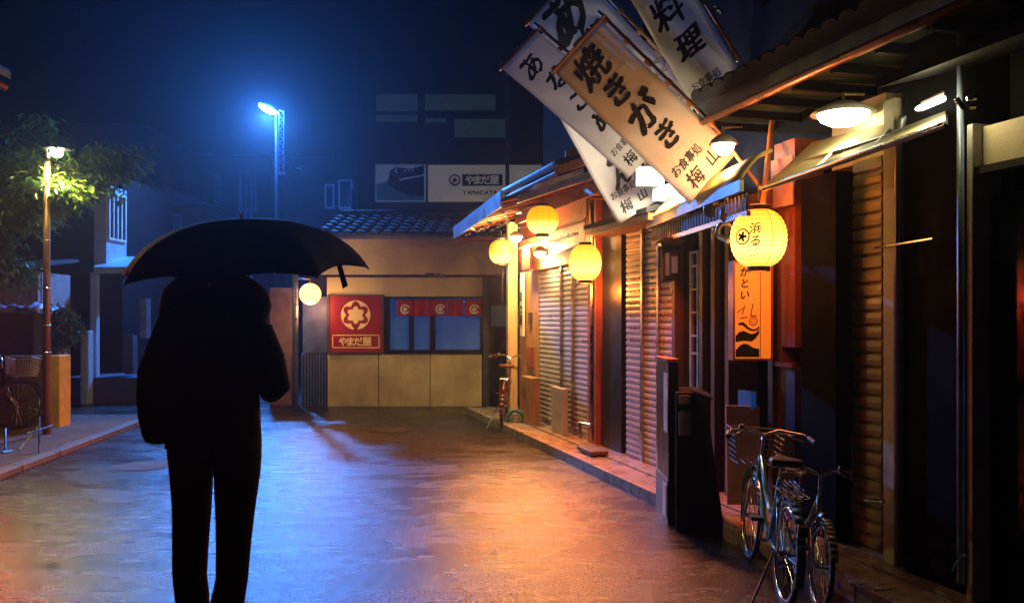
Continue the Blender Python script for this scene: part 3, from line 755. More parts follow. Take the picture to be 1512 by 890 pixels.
# middle dark passage + second shutter shop (s 7.2..9.2)
f2 = thing('shutter_shop', 'shop with closed pinkish shutters beside a black doorway', 'shop', S(8.2, NF, 0))
s0, s1, s2_, s3 = fsx(999), fsx(976), fsx(952), fsx(926)
zt2 = fz(926, 345, NF)
MB().sbox(s0-.1, fsx(890), NF+.14, NF+3, 0, 3.0).build('wall', M['black'], f2)
MB().sbox(s0-.1, fsx(890), NF+.6, NF+3, 3.0, 6.2).build('upper_wall', M['dimmed'], f2)
MB().sbox(fsx(920), fsx(892), NF-.02, NF+.13, .1, 2.9).build('dark_door', M['black_frame'], f2)
for a, b in ((s1, s0), (s2_, s1), (s3, s2_)):
    sh = shutter_mb(b, a, .1, zt2, NF, .062).build('shutter', M['shutter'], f2)
    vh = MB()
    for r_ in range(6):
        for c_ in range(3):
            x_ = b+(a-b)*(.25+.25*c_); z_ = 1.28+r_*.123
            vh.sbox(x_-.014, x_+.014, NF-.019, NF-.013, z_-.012, z_+.012)
    vh.build('vent_slot', M['red_wood'], sh)
for s_ in (s1, s2_): MB().sbox(s_-.02, s_+.02, NF-.04, NF+.01, .1, zt2).build('shutter_post', M['steel'], f2)
MB().sbox(s0-.1, fsx(906), NF-.32, NF+.13, zt2, zt2+.06).build('wooden_eave', M['wood'], f2)
MB().slab([S(s0-.1, NF-.34, zt2+.06), S(fsx(906), NF-.34, zt2+.06), S(fsx(906), NF+.6, zt2+.35), S(s0-.1, NF+.6, zt2+.35)], .05, (0, 0, 1)).build('roof', M['tile'], f2)

# restaurant front (s 5.3..7.2)
f3 = thing('lantern_restaurant', 'black timber eatery front with glazed lattice door and small carved hood', 'restaurant', S(6.3, NF, 0))
MB().sbox(5.2, s0-.11, NF+.25, NF+3, 0, 3.2).build('wall', M['black'], f3)
MB().sbox(4.2, s0-.11, NF+.3, NF+3, 3.2, 6.2).build('upper_wall', M['dimmed'], f3)
dz = MB()
for px in (1003, 1044, 1062, 1083, 1148): s_ = fsx(px); dz.sbox(s_-.03, s_+.03, NF-.06, NF+.2, .1, 2.3)
dz.build('timber_post', M['dark_wood'], f3)
lt = MB(); sa, sb = fsx(1040), fsx(1022)
for s_ in (sa, (sa+sb)/2-.02, sb): lt.sbox(s_-.010, s_+.010, NF-.02, NF+.01, .6, 2.08)
for z in (.9, 1.2, 1.35, 1.55, 1.75, 1.95, 2.07): lt.sbox(sa, sb, NF-.015, NF+.005, z-.008, z+.008)
dd = lt.build('lattice_door', M['white_paint'], f3)
MB().sbox(fsx(1060), fsx(1004), NF+.03, NF+.05, .1, 2.1).build('glass', M['pane_dark'], dd)
# hood
H0 = at(955, 331, 8.0); H1 = at(1092, 272, 5.65); H0.z = H1.z = 2.36
up = ND*.24
hd = MB(); hd.grid(lambda u, v: H1.lerp(H0, u)+up*v+V((0, 0, .03+.20*math.sin(v*math.pi/2))), 10, 8)
hd.build('hood_roof', mat('ochre_metal', (.5, .38, .13), .45, var=.25, scale=5), f3, smooth=True, thick=.02)
MB().slab([H1-V((0, 0, .045)), H0-V((0, 0, .045)), H0+V((0, 0, .03)), H1+V((0, 0, .03))], .03, ND).build('hood_fascia', M['grey_metal'], f3)
dn = MB()
for i in range(34):
    p = H1.lerp(H0, (i+.5)/34)+ND*.05; dn.slab([p-UD*.014-V((0, 0, .16)), p+UD*.014-V((0, 0, .16)), p+UD*.014-V((0, 0, .05)), p-UD*.014-V((0, 0, .05))], .02, ND)
dn.build('dentil', M['dark_wood'], f3)
MB().slab([H1+ND*.05-V((0, 0, .2)), H0+ND*.05-V((0, 0, .2)), H0+ND*.05-V((0, 0, .165)), H1+ND*.05-V((0, 0, .165))], .03, ND).build('hood_rail', M['grey_metal'], f3)
cv = MB()
for (px, py, Y) in [(1060, 300, 6.3), (1075, 320, 6.1), (1068, 345, 6.15), (1050, 312, 6.4)]:
    cv = MB(); c = at(px, py, Y); pts = [c+V((.07*math.cos(a/6)*(1-a/40), 0, .09*math.sin(a/6)*(1-a/40))) for a in range(0, 30, 2)]; cv.tube(pts, .02, 6); cv.build('carved_bracket', M['grey_metal'], f3, smooth=True)
MB().tube([at(1062, 350, 6.1), at(1076, 356, 6.0)], .02, 6).build('bracket_tip', M['grey_metal'], f3)
# hanging dark signbox
hs = thing('hanging_signbox', 'small dark ornate hanging sign box under the carved hood', 'sign', at(990, 415, 7.4))
c = at(990, 388, 7.4)
MB().box(c.x-.075, c.x+.075, c.y-.05, c.y+.05, c.z-.15, c.z+.14).build('box', M['dark_wall'], hs, bevel=.01)
k_ = MB(); k_.prism([c+V((-.13, -.07, .17)), c+V((.13, -.07, .17)), c+V((.07, -.07, .21)), c+V((-.07, -.07, .21))], (0, .14, 0)); k_.box(c.x-.09, c.x+.09, c.y-.06, c.y+.06, c.z+.141, c.z+.169); k_.build('cap', M['black_frame'], hs)
q = MB(); q.box(c.x-.05, c.x-.02, c.y-.056, c.y-.0505, c.z-.11, c.z+.08); q.box(c.x+.0, c.x+.05, c.y-.056, c.y-.0505, c.z-.09, c.z+.05); q.build('faded_panel', M['poster_mid'], hs)
MB().tube([c+V((0, 0, .2)), c+V((0, 0, .34)), c+V((.22, .1, .34))], .008, 5).build('hanger', M['black_frame'], hs)

# orange lit board
ob = thing('lightbox_sign', 'tall orange lit sign with brushed characters and black waves under the big lantern', 'sign', at(1110, 531, 6.15))
Y = 6.15; x0, x1, z0, z1 = ax(1085, Y), ax(1138, Y), az(529, Y), az(388, Y)
dp = V((-.2643, .9644, 0))*0+V((0, .12, 0))
MB().box(x0, x1, Y, Y+.12, z0, z1).build('panel', M['orange_box'], ob)
f_ = MB()
for q in [(x0-.015, x0, z0-.015, z1+.015), (x1, x1+.015, z0-.015, z1+.015), (x0, x1, z0-.015, z0), (x0, x1, z1, z1+.015)]: f_.box(q[0], q[1], Y-.01, Y+.13, q[2], q[3])
f_.box(ax(1122, Y), ax(1123, Y), Y-.004, Y-.001, z0, z1)
f_.build('frame', M['red_wood'], ob)
fn = flat((0, Y-.004, 0), (1, 0, 0), (0, 0, 1)); q = MB(); A3 = lambda px, py: fn(ax(px, Y), az(py, Y))
write(q, 'がとい', fn, ax(1100, Y), az(418, Y), .072, bold=.03, vertical=True, gap=1.15, brush=.03)
def wavepoly(top, bot): return [A3(*p) for p in top+bot[::-1]]
for top, bot in [([(1086, 496), (1091, 490), (1098, 488), (1104, 491), (1110, 493), (1116, 491), (1121, 486)], [(1086, 505), (1091, 504), (1098, 503), (1104, 503.5), (1110, 504), (1116, 499), (1121, 492)]),
                 ([(1086, 517), (1092, 510), (1098, 507), (1104, 508), (1110, 512), (1116, 514), (1121, 515)], [(1086, 527), (1092, 527), (1098, 527), (1104, 527), (1110, 527), (1116, 527), (1121, 527)]),
                 ([(1090, 477), (1096, 475), (1101, 478), (1105, 483), (1111, 486), (1117, 485), (1121, 481)], [(1090, 480), (1096, 480), (1101, 484), (1105, 487), (1111, 489), (1117, 488), (1121, 485)])]:
    n_ = len(top); vs = [A3(*p) for p in top]+[A3(*p) for p in bot]; q.add(vs, [(i, i+1, n_+i+1, n_+i) for i in range(n_-1)])
q.build('lettering', M['ink'], ob)
q = MB(); disc(q, fn, ax(1112, Y), az(474, Y), .025, .031); disc(q, fn, ax(1112, Y), az(474, Y), .012, .016)
for a, b in [((1100, 450), (1096, 464)), ((1112, 448), (1108, 466)), ((1088, 462), (1098, 454)), ((1104, 468), (1092, 470)), ((1108, 466), (1118, 466))]:
    p0, p1 = A3(*a), A3(*b); sd = V((0, 0, .004)) if abs(p0.x-p1.x) > abs(p0.z-p1.z) else V((.004, 0, 0)); q.add([p0-sd, p1-sd, p1+sd, p0+sd], [(0, 1, 2, 3)])
q.build('drawing', M['brown_ink'], ob)
MB().tube([at(1104, 388, 6.2), at(1104, 330, 6.4)], .008, 5).build('hanger', M['black_frame'], ob)

# orange lit timbers by the big lantern
MB().sbox(fsx(1158), fsx(1147), NF-.02, NF+.2, .1, 2.75).build('side_post', M['red_wood'], f3)
MB().sbox(fsx(1179), fsx(1160), NF-.03, NF+.2, 1.3, 2.75).build('side_board', M['red_wood'], f3)
MB().sbox(fsx(1179), fsx(1150), NF-.05, NF-.031, 1.16, 1.19).build('ledge', M['red_wood'], f3)
MB().sbox(fsx(1179), fsx(1160), NF-.03, NF+.2, .1, 1.15).build('lower_board', M['navy_sheet'], f3)
MB().sbox(fsx(1158), fsx(1085), NF-.1, NF+.2, 2.28, 2.42).build('lintel', M['red_wood'], f3)
for a, b in [((1132, 255), (1128, 308)), ((1145, 300), (1150, 255))]: pass
MB().tube([at(1140, 180, 6.35), at(1126, 305, 6.0)], .02, 8).build('prop_pole', M['bamboo'], f3)
MB().sbox(fsx(1120), fsx(1100), NF-.06, NF-.02, .78, .95).build('blue_notice', M['pane_blue'], f3)
MB().sbox(fsx(1163), fsx(1160), NF-.05, NF-.031, 2.02, 2.12).build('door_plate', M['pale_wood'], f3)

# black entrance partition at the kerb (blue edge gleam painted as white strips) and black menu desk
pt = thing('entrance_screen', 'black lacquered entrance screen with its edge gleam painted as white strips, standing at the kerb', 'screen', at(995, 772, 6.4))
x_, y_ = at(994, 770, 6.45).x, 6.45
MB().box(x_-.035, x_+.04, y_, y_+.5, .0, az(535, 6.4)).build('post', M['black_frame'], pt, bevel=.004)
M['gleam'] = mat('satin_steel', (.55, .58, .62), .3, metal=.9)
MB().box(x_-.043, x_-.0355, y_+.0, y_+.16, .66, az(552, 6.4)).build('edge_strip', M['white_paint'], pt)  # white strip stands in for the street lamp's gleam
MB().box(x_-.052, x_-.0455, y_+.0, y_+.16, .04, .28).build('lower_gleam_strip', M['white_paint'], pt)
MB().box(x_-.05, x_+.04, y_-.02, y_+.51, az(535, 6.4), az(530, 6.4)).build('cap', M['red_wood'], pt)
MB().box(x_-.045, x_+.045, y_-.02, y_+.505, .0, .32).build('plinth', M['grey_metal'], pt)
for z in (.1, .2, .5): MB().box(x_-.04, x_+.042, y_-.03, y_-.0205, z, z+.02).build('band', M['steel'], pt)
sd = thing('menu_desk', 'black sloping menu desk with pale papers beside the blue bicycle', 'desk', at(1045, 800, 5.9))
q = MB(); A0 = at(1030, 805, 6.1); 
q.prism([(A0.x-.13, 6.2, 0), (A0.x+.17, 6.0, 0), (A0.x+.04, 6.0, .94), (A0.x-.02, 6.2, .98), (A0.x-.13, 6.2, .98)], (.08, .5, 0)); q.build('body', M['black'], sd, bevel=.01)
MB().slab([(A0.x-.03, 6.12, .985), (A0.x+.08, 5.98, .945), (A0.x+.15, 6.45, .945), (A0.x+.05, 6.6, .985)], .015, (0, 0, 1)).build('top', M['black_frame'], sd)
MB().box(A0.x-.115, A0.x-.03, 6.17, 6.185, .68, .85).build('menu_sheet', M['dim_paper'], sd)
MB().box(A0.x-.115, A0.x-.03, 6.17, 6.185, .9, .96).build('small_card', M['dim_paper'], sd)

lb_ = MB().slab([at(1074, 745, 6.35), at(1124, 745, 6.35), at(1122, 600, 6.6), at(1072, 598, 6.6)], .02, (0, 1, 0))
tag(lb_.build('leaning_board', mat('pale_board', (.35, .3, .32), .6, var=.2), bevel=.004), 'pale purplish board leaning behind the bicycle basket', 'board')
# near part of row: black panel, brown shutter, post, dark wall, pillar, cream fascia, window
f4 = thing('near_shop', 'near dark shop with a brown shutter strip, cream post and lit canopy', 'shop', S(4.6, NF, 0))
MB().sbox(3.9, fsx(1182), NF+.3, NF+3, 0, 3.4).build('wall', M['black'], f4)
MB().sbox(fs(1262, NF)+.01, fs(1183, 3.4), 3.40, NF-.02, .1, fz(1200, 262, 3.4)).build('black_panel', M['black'], f4)
a, b = fs(1304, NF), fs(1262, NF)
sh = shutter_mb(a, b, .1, fz(1280, 235, NF), NF, .085).build('shutter', M['brown_shutter'], f4)
MB().sbox(b-.012, b+.0, NF-.03, NF+.01, .1, .9).build('edge_strip', M['steel'], sh)
MB().tube([at(1278, 738, 5.1), at(1305, 740, 4.95)], .012, 6).build('bar_handle', M['chrome'], f4); hb = MB(); hb.tube([at(1292, 366, 5.2), at(1378, 352, 4.3)], .007, 6); hb.build('hook_rod', M['chrome'], f4)
cpst = MB().sbox(fs(1325, 3.42), fs(1308, 3.42), 3.40, NF+.28, .1, 2.75).build('cream_post', mat('cream_paint', (.5, .46, .33), .5), f4, bevel=.006)
MB().tube([S(fs(1331, 3.4), 3.38, .2), S(fs(1331, 3.4), 3.38, 2.5), S(fs(1326, 3.3), 3.33, 2.6)], .022, 8).build('drainpipe', M['grey_metal'], f4, smooth=True)
MB().sbox(fs(1425, 3.4), fs(1334, 3.4), 3.40, NF+.28, .1, 3.2).build('black_wall', M['black'], f4)
MB().sbox(fs(1300, NF)-.02, fs(1300, NF)+.5, NF+.02, NF+.28, fz(1290, 235, NF), 2.85).build('cream_panel', M['cream'], f4)
# soffit and roof
EN = 3.16; EZ = 2.99
sN, sFar = 2.2, fs(1031, EN)
MB().slab([S(sN, EN, EZ), S(sFar, EN, EZ), S(sFar, EN, EZ+.13), S(sN, EN, EZ+.13)], .03, ND).build('eave_fascia', M['grey_metal'], f4)
MB().slab([S(sN, EN+.03, EZ+.02), S(sFar, EN+.03, EZ+.02), S(sFar, NF+.4, EZ+.04), S(sN, NF+.4, EZ+.04)], .02, (0, 0, 1)).build('soffit', M['green_dark'], f4)
tile_roof(S(sN, EN-.05, EZ+.17), S(sFar, EN-.05, EZ+.17), ND*1.6+V((0, 0, .62)), 5, 24, .035, 'roof', f4)
MB().tube([S(sN, EN-.04, EZ-.02), S(sFar, EN-.04, EZ-.02)], .03, 8).build('gutter', M['gutter'], f4, smooth=True)
sft = MB()
for i in range(12):
    s_ = sN+.3+i*.4
    if s_ < sFar: sft.sbox(s_, s_+.04, EN+.04, NF+.28, EZ-.04, EZ+.018)
sft.build('rafter', M['black_frame'], f4)
# lit canopy of translucent sheet with a metal frame
cn = thing('sheet_canopy', 'lit yellow sheet canopy with dark metal frame hanging over the bicycles', 'awning', S(4.7, 3.0, 2.3))
A, B, C, D = at(1128, 276, 5.6), at(1200, 211, 5.9), at(1396, 162, 4.77), at(1396, 178, 3.77)
D = at(1396, 181, 4.0)
MB().slab([A, B, C, D], .006, (0, 0, 1)).build('sheet', M['sheet'], cn)
f_ = MB()
for p, q in ((A, B), (B, C), (D, A), (C, D), (A.lerp(B, .52), D.lerp(C, .5)), (A.lerp(D, .33), B.lerp(C, .33)), (A.lerp(D, .66), B.lerp(C, .66))): f_.tube([p-V((0, 0, .016)), q-V((0, 0, .016))], .012, 5)
f_.build('frame', M['grey_metal'], cn)
MB().tube([A+V((-.03, 0, -.01)), D+V((-.03, 0, -.01))], .008, 6).build('front_rail', M['steel'], cn)

# window bay at the right edge
f5 = thing('corner_shop', 'shop with pale pillar, cream fascia and dark reflecting window at the right edge', 'shop', S(3.4, NF, 0))
ca = fs(1432, 3.3)
MB().sbox(fs(1441, 3.3), ca, 3.28, 3.45, .1, fz(1436, 184, 3.3)).build('pillar', mat('pale_pillar', (.5, .5, .5), .4), f5, bevel=.006)
MB().tube([S(fs(1426, 3.3), 3.27, .2), S(fs(1426, 3.3), 3.27, 2.9)], .018, 8).build('drainpipe', M['blue_metal'], f5, smooth=True)
MB().sbox(1.0, fs(1441, 3.3)-.003, 3.34, 3.5, fz(1450, 246, 3.34), fz(1450, 188, 3.34)).build('fascia', M['cream'], f5)
MB().sbox(1.0, fs(1441, 3.3)-.003, 3.30, 3.36, fz(1450, 246, 3.34)-.04, fz(1450, 246, 3.34)-.004).build('window_head', M['black_frame'], f5)
MB().sbox(1.0, fs(1464, 3.42), 3.42, 3.44, .5, 2.1).build('window', M['pane_dark'], f5)
MB().sbox(1.0, fs(1441, 3.3)-.003, 3.5, 6, 0, 3.2).build('wall', M['black'], f5)
MB().sbox(fs(1464, 3.4), fs(1441, 3.3)-.003, 3.38, 3.49, .1, 2.1).build('window_jamb', M['black_frame'], f5)
MB().sbox(1.0, fs(1441, 3.3)-.003, 3.38, 3.49, .1, .5).build('sill_wall', M['black'], f5)
dk = MB(); dk.slab([S(1.0, 2.95, 2.66), S(3.8, 2.95, 2.66), S(3.8, 3.5, 2.80), S(1.0, 3.5, 2.78)], .05, (0, 0, 1)); dk.build('canopy', M['black'], f5)
kn = MB(); c = at(1425, 152, 4.0)
kn.tube([c+V((-.04, 0, .02)), c+V((-.01, 0, -.02)), c+V((.045, 0, -.015))], .014, 6); kn.tube([c+V((.01, 0, .02)), c+V((.05, 0, .025))], .013, 6); kn.build('bracket', M['steel'], f5, smooth=True)

# ------------------------------------------------------------------ lamps on the shop row
def bowl(name, label, c, r, power, color, em_name, tilt=0, n='wall lamp', dirn=(0, 0, -1)):
    t = thing(name, label, n, c, group=None); c = V(c)
    m4 = Matrix.Rotation(tilt, 4, 'Y')
    MB().lathe([(.001, .07), (r*.35, .065), (r*.85, .025), (r, 0)], c=c, seg=28, M4=m4).build('shade', M['white_paint'], t, smooth=True, thick=.006)
    MB().lathe([(r*.82, -.002), (r*.7, -.04), (r*.4, -.07), (.001, -.08)], c=c, seg=24, M4=m4).build('bulb', MATS[em_name], t, smooth=True)
    MB().tube([c+V((0, 0, .07)), c+V((0, 0, .12)), c+ND*.15+V((0, 0, .13))], .01, 6).build('arm', M['steel'], t)
    o = lamp('lamp_light', c+V((0, 0, -.15)), power, color, .06, spot=(158 if r > .15 else None), aim=(0, 0, -1)); o.parent = t; o.location = o.location-V(t.location)
    return t
emis('cream_white_bulb', (1, .93, .55), 14); emis('white_bulb', (1, .9, .75), 16)
bowl('bowl_lamp', 'blazing cream bowl lamp under the eaves above the sheet canopy', at(1245, 168, 5.35), .19, 30, (1, .80, .36), 'cream_white_bulb')
bowl('bowl_lamp', 'small white bowl lamp under the eave corner beside the banners', at(1068, 213, 6.25), .10, 40, (1, .36, .09), 'white_bulb')
bowl('bowl_lamp', 'bright little lamp under the far canopy beside the amber lantern', at(762, 349, 12.0), .1, 300, (1, .58, .18), 'white_bulb')
bowl('bowl_lamp', 'bright lamp under the round amber lantern at the far shop corner', at(797, 372, 11.3), .1, 50, (1, .50, .17), 'white_bulb')
# fluorescent
lamp('tube_lamp', at(1372, 162, 4.3), 14, (1, .85, .45), .1)
ft = thing('tube_light', 'short slanting fluorescent tube glowing right of the bowl lamp', 'light', at(1370, 155, 4.7))
MB().tube([at(1347, 165, 4.9), at(1392, 146, 4.5)], .018, 10).build('tube', emis('tube_glow', (1, 1, .9), 6), ft)
MB().slab([at(1345, 160, 4.9), at(1394, 140, 4.5), at(1394, 137, 4.6), at(1345, 156, 5.0)], .012, (0, 0, 1)).build('housing', M['white_paint'], ft)
# floodlight by the banners
fl = thing('floodlight', 'blown out white floodlight on the eave in front of the lowest banner', 'floodlight', at(960, 272, 7.7))
c = at(960, 262, 7.7)
MB().box(c.x-.13, c.x+.13, c.y, c.y+.1, c.z-.08, c.z+.1).build('housing', M['grey_metal'], fl, bevel=.01)
MB().box(c.x-.115, c.x+.115, c.y-.012, c.y-.001, c.z-.07, c.z+.08).build('lens', emis('flood_lens', (1, .96, .85), 30), fl)
MB().tube([c+V((.1, .05, 0)), c+V((.3, .12, -.02))], .014, 6).build('arm', M['steel'], fl)
o = lamp('flood_light', c+V((0, -.16, -.0)), 75, (1, .86, .62), .07); o.parent = fl; o.location = o.location-V(fl.location)
dl = MB(); dl.sbox(fs(1010, 3.3), fs(966, 3.3), 3.28, 3.5, fz(985, 283, 3.3)-.05, fz(985, 283, 3.3)+.06)
tag(dl.build('light_box', emis('light_box_face', (1, .93, .75), 1.6), bevel=.01), 'white light box on the eave beneath the middle banner', 'light box')

for p_, w_, c_ in ((at(762, 356, 11.6), 800, (1, .24, .04)), (at(835, 360, 10.6), 900, (1, .13, .01))):
    lamp('added_road_wash', p_-V((.05, .1, .1)), w_, c_, .12, spot=120, aim=(-.75, -.55, -.9), blend=1)  # spots without bulbs, added to wash the road orange
o = lamp('added_orange_spill', S(fs(985, 3.2), 3.12, 2.55), 1000, (1, .13, .01), .12, spot=124, aim=(-.35, .05, -1.0), blend=1)  # another added spot, no bulb behind it, for warm spill on the road
# ------------------------------------------------------------------ lanterns
def lantern(label, c, r, h, hot=True, text=None, crest=False, hang=.25, group='paper lanterns along the shops'):
    c = V(c); t = thing('paper_lantern', label, 'lantern', c, group=group)
    prof = []
    n = 30
    for i in range(n+1):
        a = -math.pi/2*.82+math.pi*.82*i/n
        rib = 1+.012*math.cos(i*math.pi)
        prof.append((r*math.cos(a)**.72*rib, h*.5*math.sin(a)/math.sin(math.pi/2*.82)))
    MB().lathe(prof, seg=40).build('paper', M['paper_hot' if hot else 'paper_amber'], t, smooth=True, local=True)
    r0 = prof[0][0]
    MB().lathe([(r0*.9, -h/2-.035), (r0*1.02, -h/2-.03), (r0*1.02, -h/2+.006), (r0*.9, -h/2+.006)], seg=28).build('bottom_ring', M['dark_wood'], t, local=True)
    MB().lathe([(r0*.9, h/2-.006), (r0*1.02, h/2-.006), (r0*1.02, h/2+.03), (r0*.9, h/2+.035)], seg=28).build('top_ring', M['dark_wood'], t, local=True)
    MB().tube([(0, 0, h/2+.03), (0, 0, h/2+hang)], .006, 5).build('cord', M['rubber'], t, local=True)
    dirc = V((-c.x, -c.y, 0)).normalized(); base_a = math.atan2(dirc.y, dirc.x)
    def fn(u, v):
        a = base_a+u/r; s_ = max(-.98, min(.98, v/(h*.5)*math.sin(math.pi/2*.82)))
        rr_ = r*math.cos(math.asin(s_))**.72*1.02+.002
        return V((rr_*math.cos(a), rr_*math.sin(a), v))
    if text:
        g = MB(); write(g, text, fn, -.02 if crest else .0, .01, r*.42, bold=.02, vertical=True, brush=.03)
        write(g, '··', fn, -.04, -h*.34, r*.35, bold=.02); g.build('lettering', M['brown_ink'], t, local=True)
    if crest:
        g = MB(); cu = -.58*r if text else 0
        disc(g, fn, cu, .0, r*.24, r*.29); disc(g, fn, cu, 0, .0, r*.1)
        for i in range(5):
            a = i*2*math.pi/5; disc(g, fn, cu+math.cos(a)*r*.13, math.sin(a)*r*.13, 0, r*.055, seg=8)
        g.build('crest', mat('crest_red', (.35, .06, .02), .8), t, local=True)
    st = MB()
    for u in (-1.15, -.38, .42, 1.05) if not text else (.30*1.6, 1.0):
        pts = [fn(u*r, h*.46*(k/8-1)*1.0+0) for k in range(0, 17)]
        st.tube(pts, .0022, 4)
    st.build('seam', mat('seam_tan', (.5, .3, .08), .8, emit=(1, .4, .02), estr=.7), t, local=True)
    return t
lantern('biggest glowing lantern with crest and two characters over the orange lit sign', at(1120, 352, 5.8), .182, .37, True, '浜る', True)
lantern('plain white glowing lantern hanging on a pole beside the far shutters', at(864, 388, 9.5), .176, .38, True, None, False, .3)
lantern('round amber lantern with dark seams high under the far red fascia', at(801, 325, 10.0), .183, .31, False, None, False, .1)
lantern('small amber lantern with a red crest at the far canopy corner', at(740, 372, 12.5), .172, .33, False, None, True, .14)
# post holding the plain lantern
t = thing('lantern_bracket', 'wooden cross bracket above the plain glowing lantern', 'bracket', at(868, 300, 9.5))
b = MB(); c = at(866, 350, 9.52); b.tube([c, at(868, 282, 9.55)], .016, 6); b.tube([at(853, 285, 9.5), at(887, 287, 9.5)], .016, 6); b.tube([at(868, 292, 9.55), at(868, 292, 9.55)+ND*.3], .014, 6)
b.build('pole', M['wood'], t)
# globe lamp on a post by the restaurant
gl = thing('globe_lamp', 'round white globe lamp on a dark post left of the red signboard', 'lamp', (ax(437, 14.6), 14.6, 0))
MB().tube([(ax(436, 14.6), 14.6, 0), (ax(436, 14.6), 14.6, az(330, 14.6))], .05, 10).build('post', M['grey_metal'], gl, smooth=True)
gc = at(458, 434, 14.6)
MB().lathe([(.178*math.cos(R(-90+i*10)), .178*math.sin(R(-90+i*10))) for i in range(19)], c=gc, seg=28).build('globe', emis('globe_glow', (1, .40, .12), 5), gl, smooth=True)
q = MB(); q.tube([gc+V((0, 0, .17)), gc+V((0, 0, .25)), (ax(436, 14.6), 14.6, gc.z+.25)], .012, 6)
for py in (428, 448, 470): MB().box(ax(434, 14.5), ax(438, 14.5), 14.5, 14.55, az(py+3, 14.5), az(py, 14.5)).build('clip', M['steel'], gl)
q.build('arm', M['steel'], gl)
# dark block fence left of it
t = tag(MB().box(ax(398, 15.2), ax(432, 15.2), 15.2, 15.5, 0, az(425, 15.2)).build('block_wall', M['brick'], bevel=.01), 'dim grey block wall seen between the person and the globe lamp post', 'wall')

# ------------------------------------------------------------------ nobori banners
def banner(label, TL, TR, BL, Y, chars, footer=True, pole_end=None, tiltY=0, size=None):
    tl, tr, bl = at(*TL, Y), at(*TR, Y), at(*BL, Y+tiltY)
    ux = (tr-tl); W = ux.length; ux.normalize()
    uy = (bl-tl); H = uy.length; uy.normalize(); nrm = ux.cross(uy).normalized()
    if nrm.y > 0: nrm = -nrm
    rp = tl+ux*W+uy*H*.0
    t = thing('nobori_banner', label, 'banner', tuple((tl+tr+bl)/3), group='brushed cloth banners over the eaves')
    ph = TL[0]*.05
    def surf(a, b):    # a across 0..W , b down 0..H
        u, v = a/W, b/H
        d = .034*math.sin(v*5+ph)*(.3+u*(1-u)*2)+.014*math.sin(u*7+v*3+ph)*v+.007*math.sin(u*11-v*16+ph)
        return tl+ux*a+uy*b+nrm*d
    MB().grid(lambda u, v: surf(u*W, v*H), 12, 28).build('cloth', M['cloth'], t, smooth=True, thick=.0025)
    k = MB(); fn = lambda x, y: surf(max(0.004, min(W-.004, x)), max(.004, min(H-.004, -y)))+nrm*.0055
    n = len(chars)
    for (ch, cx, cy, sz) in chars: write(k, ch, fn, W*cx, -H*cy, sz*W, bold=.036, brush=.08)
    if footer:
        write(k, 'お食事処', fn, W*.42, -H*.83, W*.17, bold=.012, brush=.04, sx=.9, gap=.2)
        write(k, '梅', fn, W*.33, -H*.925, W*.27, bold=.02, brush=.05); write(k, '山', fn, W*.72, -H*.915, W*.23, bold=.02, brush=.05)
    k.build('lettering', M['ink'], t)
    hm = MB()
    hm.tube([tl-ux*.03+nrm*.012, tr+ux*.05+nrm*.012], .011, 6)
    hm.build('top_rod', M['bamboo'], t)
    off = ux*.035
    p0 = tr+off-uy*.06; p1 = tr+off+uy*(H+.05)
    pts = [p0, p1]
    if pole_end: pts = [p0, tr+off+uy*H*.8, at(*pole_end[:2], pole_end[2])]
    MB().tube(pts, .013, 8).build('pole', M['bamboo'], t, smooth=True)
    lp = MB()
    for i in range(7):
        lp = MB(); c = tr+uy*(H*(.02+i*.155)); lp.slab([c-uy*.022, c+uy*.022, c+uy*.022+off*1.5, c-uy*.022+off*1.5], .006, nrm); lp.build('loop', M['hem'], t)
    for i in range(3):
        c = tl+ux*(W*(.03+i*.46)); lp = MB().slab([c-ux*.02, c+ux*.02, c+ux*.02-uy*.03, c-ux*.02-uy*.03], .006, nrm); lp.build('loop', M['hem'], t)
    return t
banner('front banner reading 焼きがき, nearest and lowest over the eave', (818, 105), (887, 30), (1018, 302), 6.6,
       [('焼', .42, .13, .52), ('き', .46, .31, .46), ('が', .50, .49, .52), ('き', .50, .66, .42)], pole_end=(1125, 280, 6.1))
banner('left banner reading あなごめし with its left corner against the black sky', (741, 101), (793, 46), (928, 263), 7.2,
       [('あ', .42, .12, .5), ('な', .56, .28, .46), ('ご', .55, .46, .44), ('め', .55, .64, .46)], footer=True)
banner('topmost banner cut off by the top of the picture above the left one', (779, 36), (852, -42), (964, 226), 7.6,
       [('あ', .45, .12, .7), ('な', .5, .33, .55)], footer=False, pole_end=(1075, 150, 7.3))
banner('right banner reading 料理 with its top out of the picture', (893, -62), (965, -110), (1037, 178), 7.3,
       [('お', .45, .12, .5), ('料', .45, .42, .58), ('理', .5, .62, .5)], pole_end=(1122, 134, 7.25))
banner('lowest banner glowing white beside the floodlight', (800, 125), (862, 87), (913, 332), 8.0,
       [('ど', .6, .6, .45), ('ん', .55, .74, .5)])
# clips glinting on the poles
t = thing('pole_clamp', 'steel clamps and braces glinting behind the right banner', 'clamp', at(1000, 120, 7.8))
q = MB()
for a, b in [((958, 98), (976, 86)), ((994, 152), (1008, 140)), ((1044, 26), (1058, 14)), ((1088, 92), (1104, 80)), ((1131, 118), (1134, 106)), ((950, 108), (960, 120)), ((984, 100), (968, 112)), ((1056, 8), (1066, 20))]:
    MB().tube([at(*a, 7.5), at(*b, 7.5)], .016, 6).build('clamp', M['steel'], t)
MB().tube([at(955, 60, 7.9), at(1040, 150, 7.9)], .012, 6).build('brace', M['steel'], t); MB().tube([at(1090, 60, 7.9), at(1135, 120, 7.9)], .012, 6).build('brace', M['steel'], t)

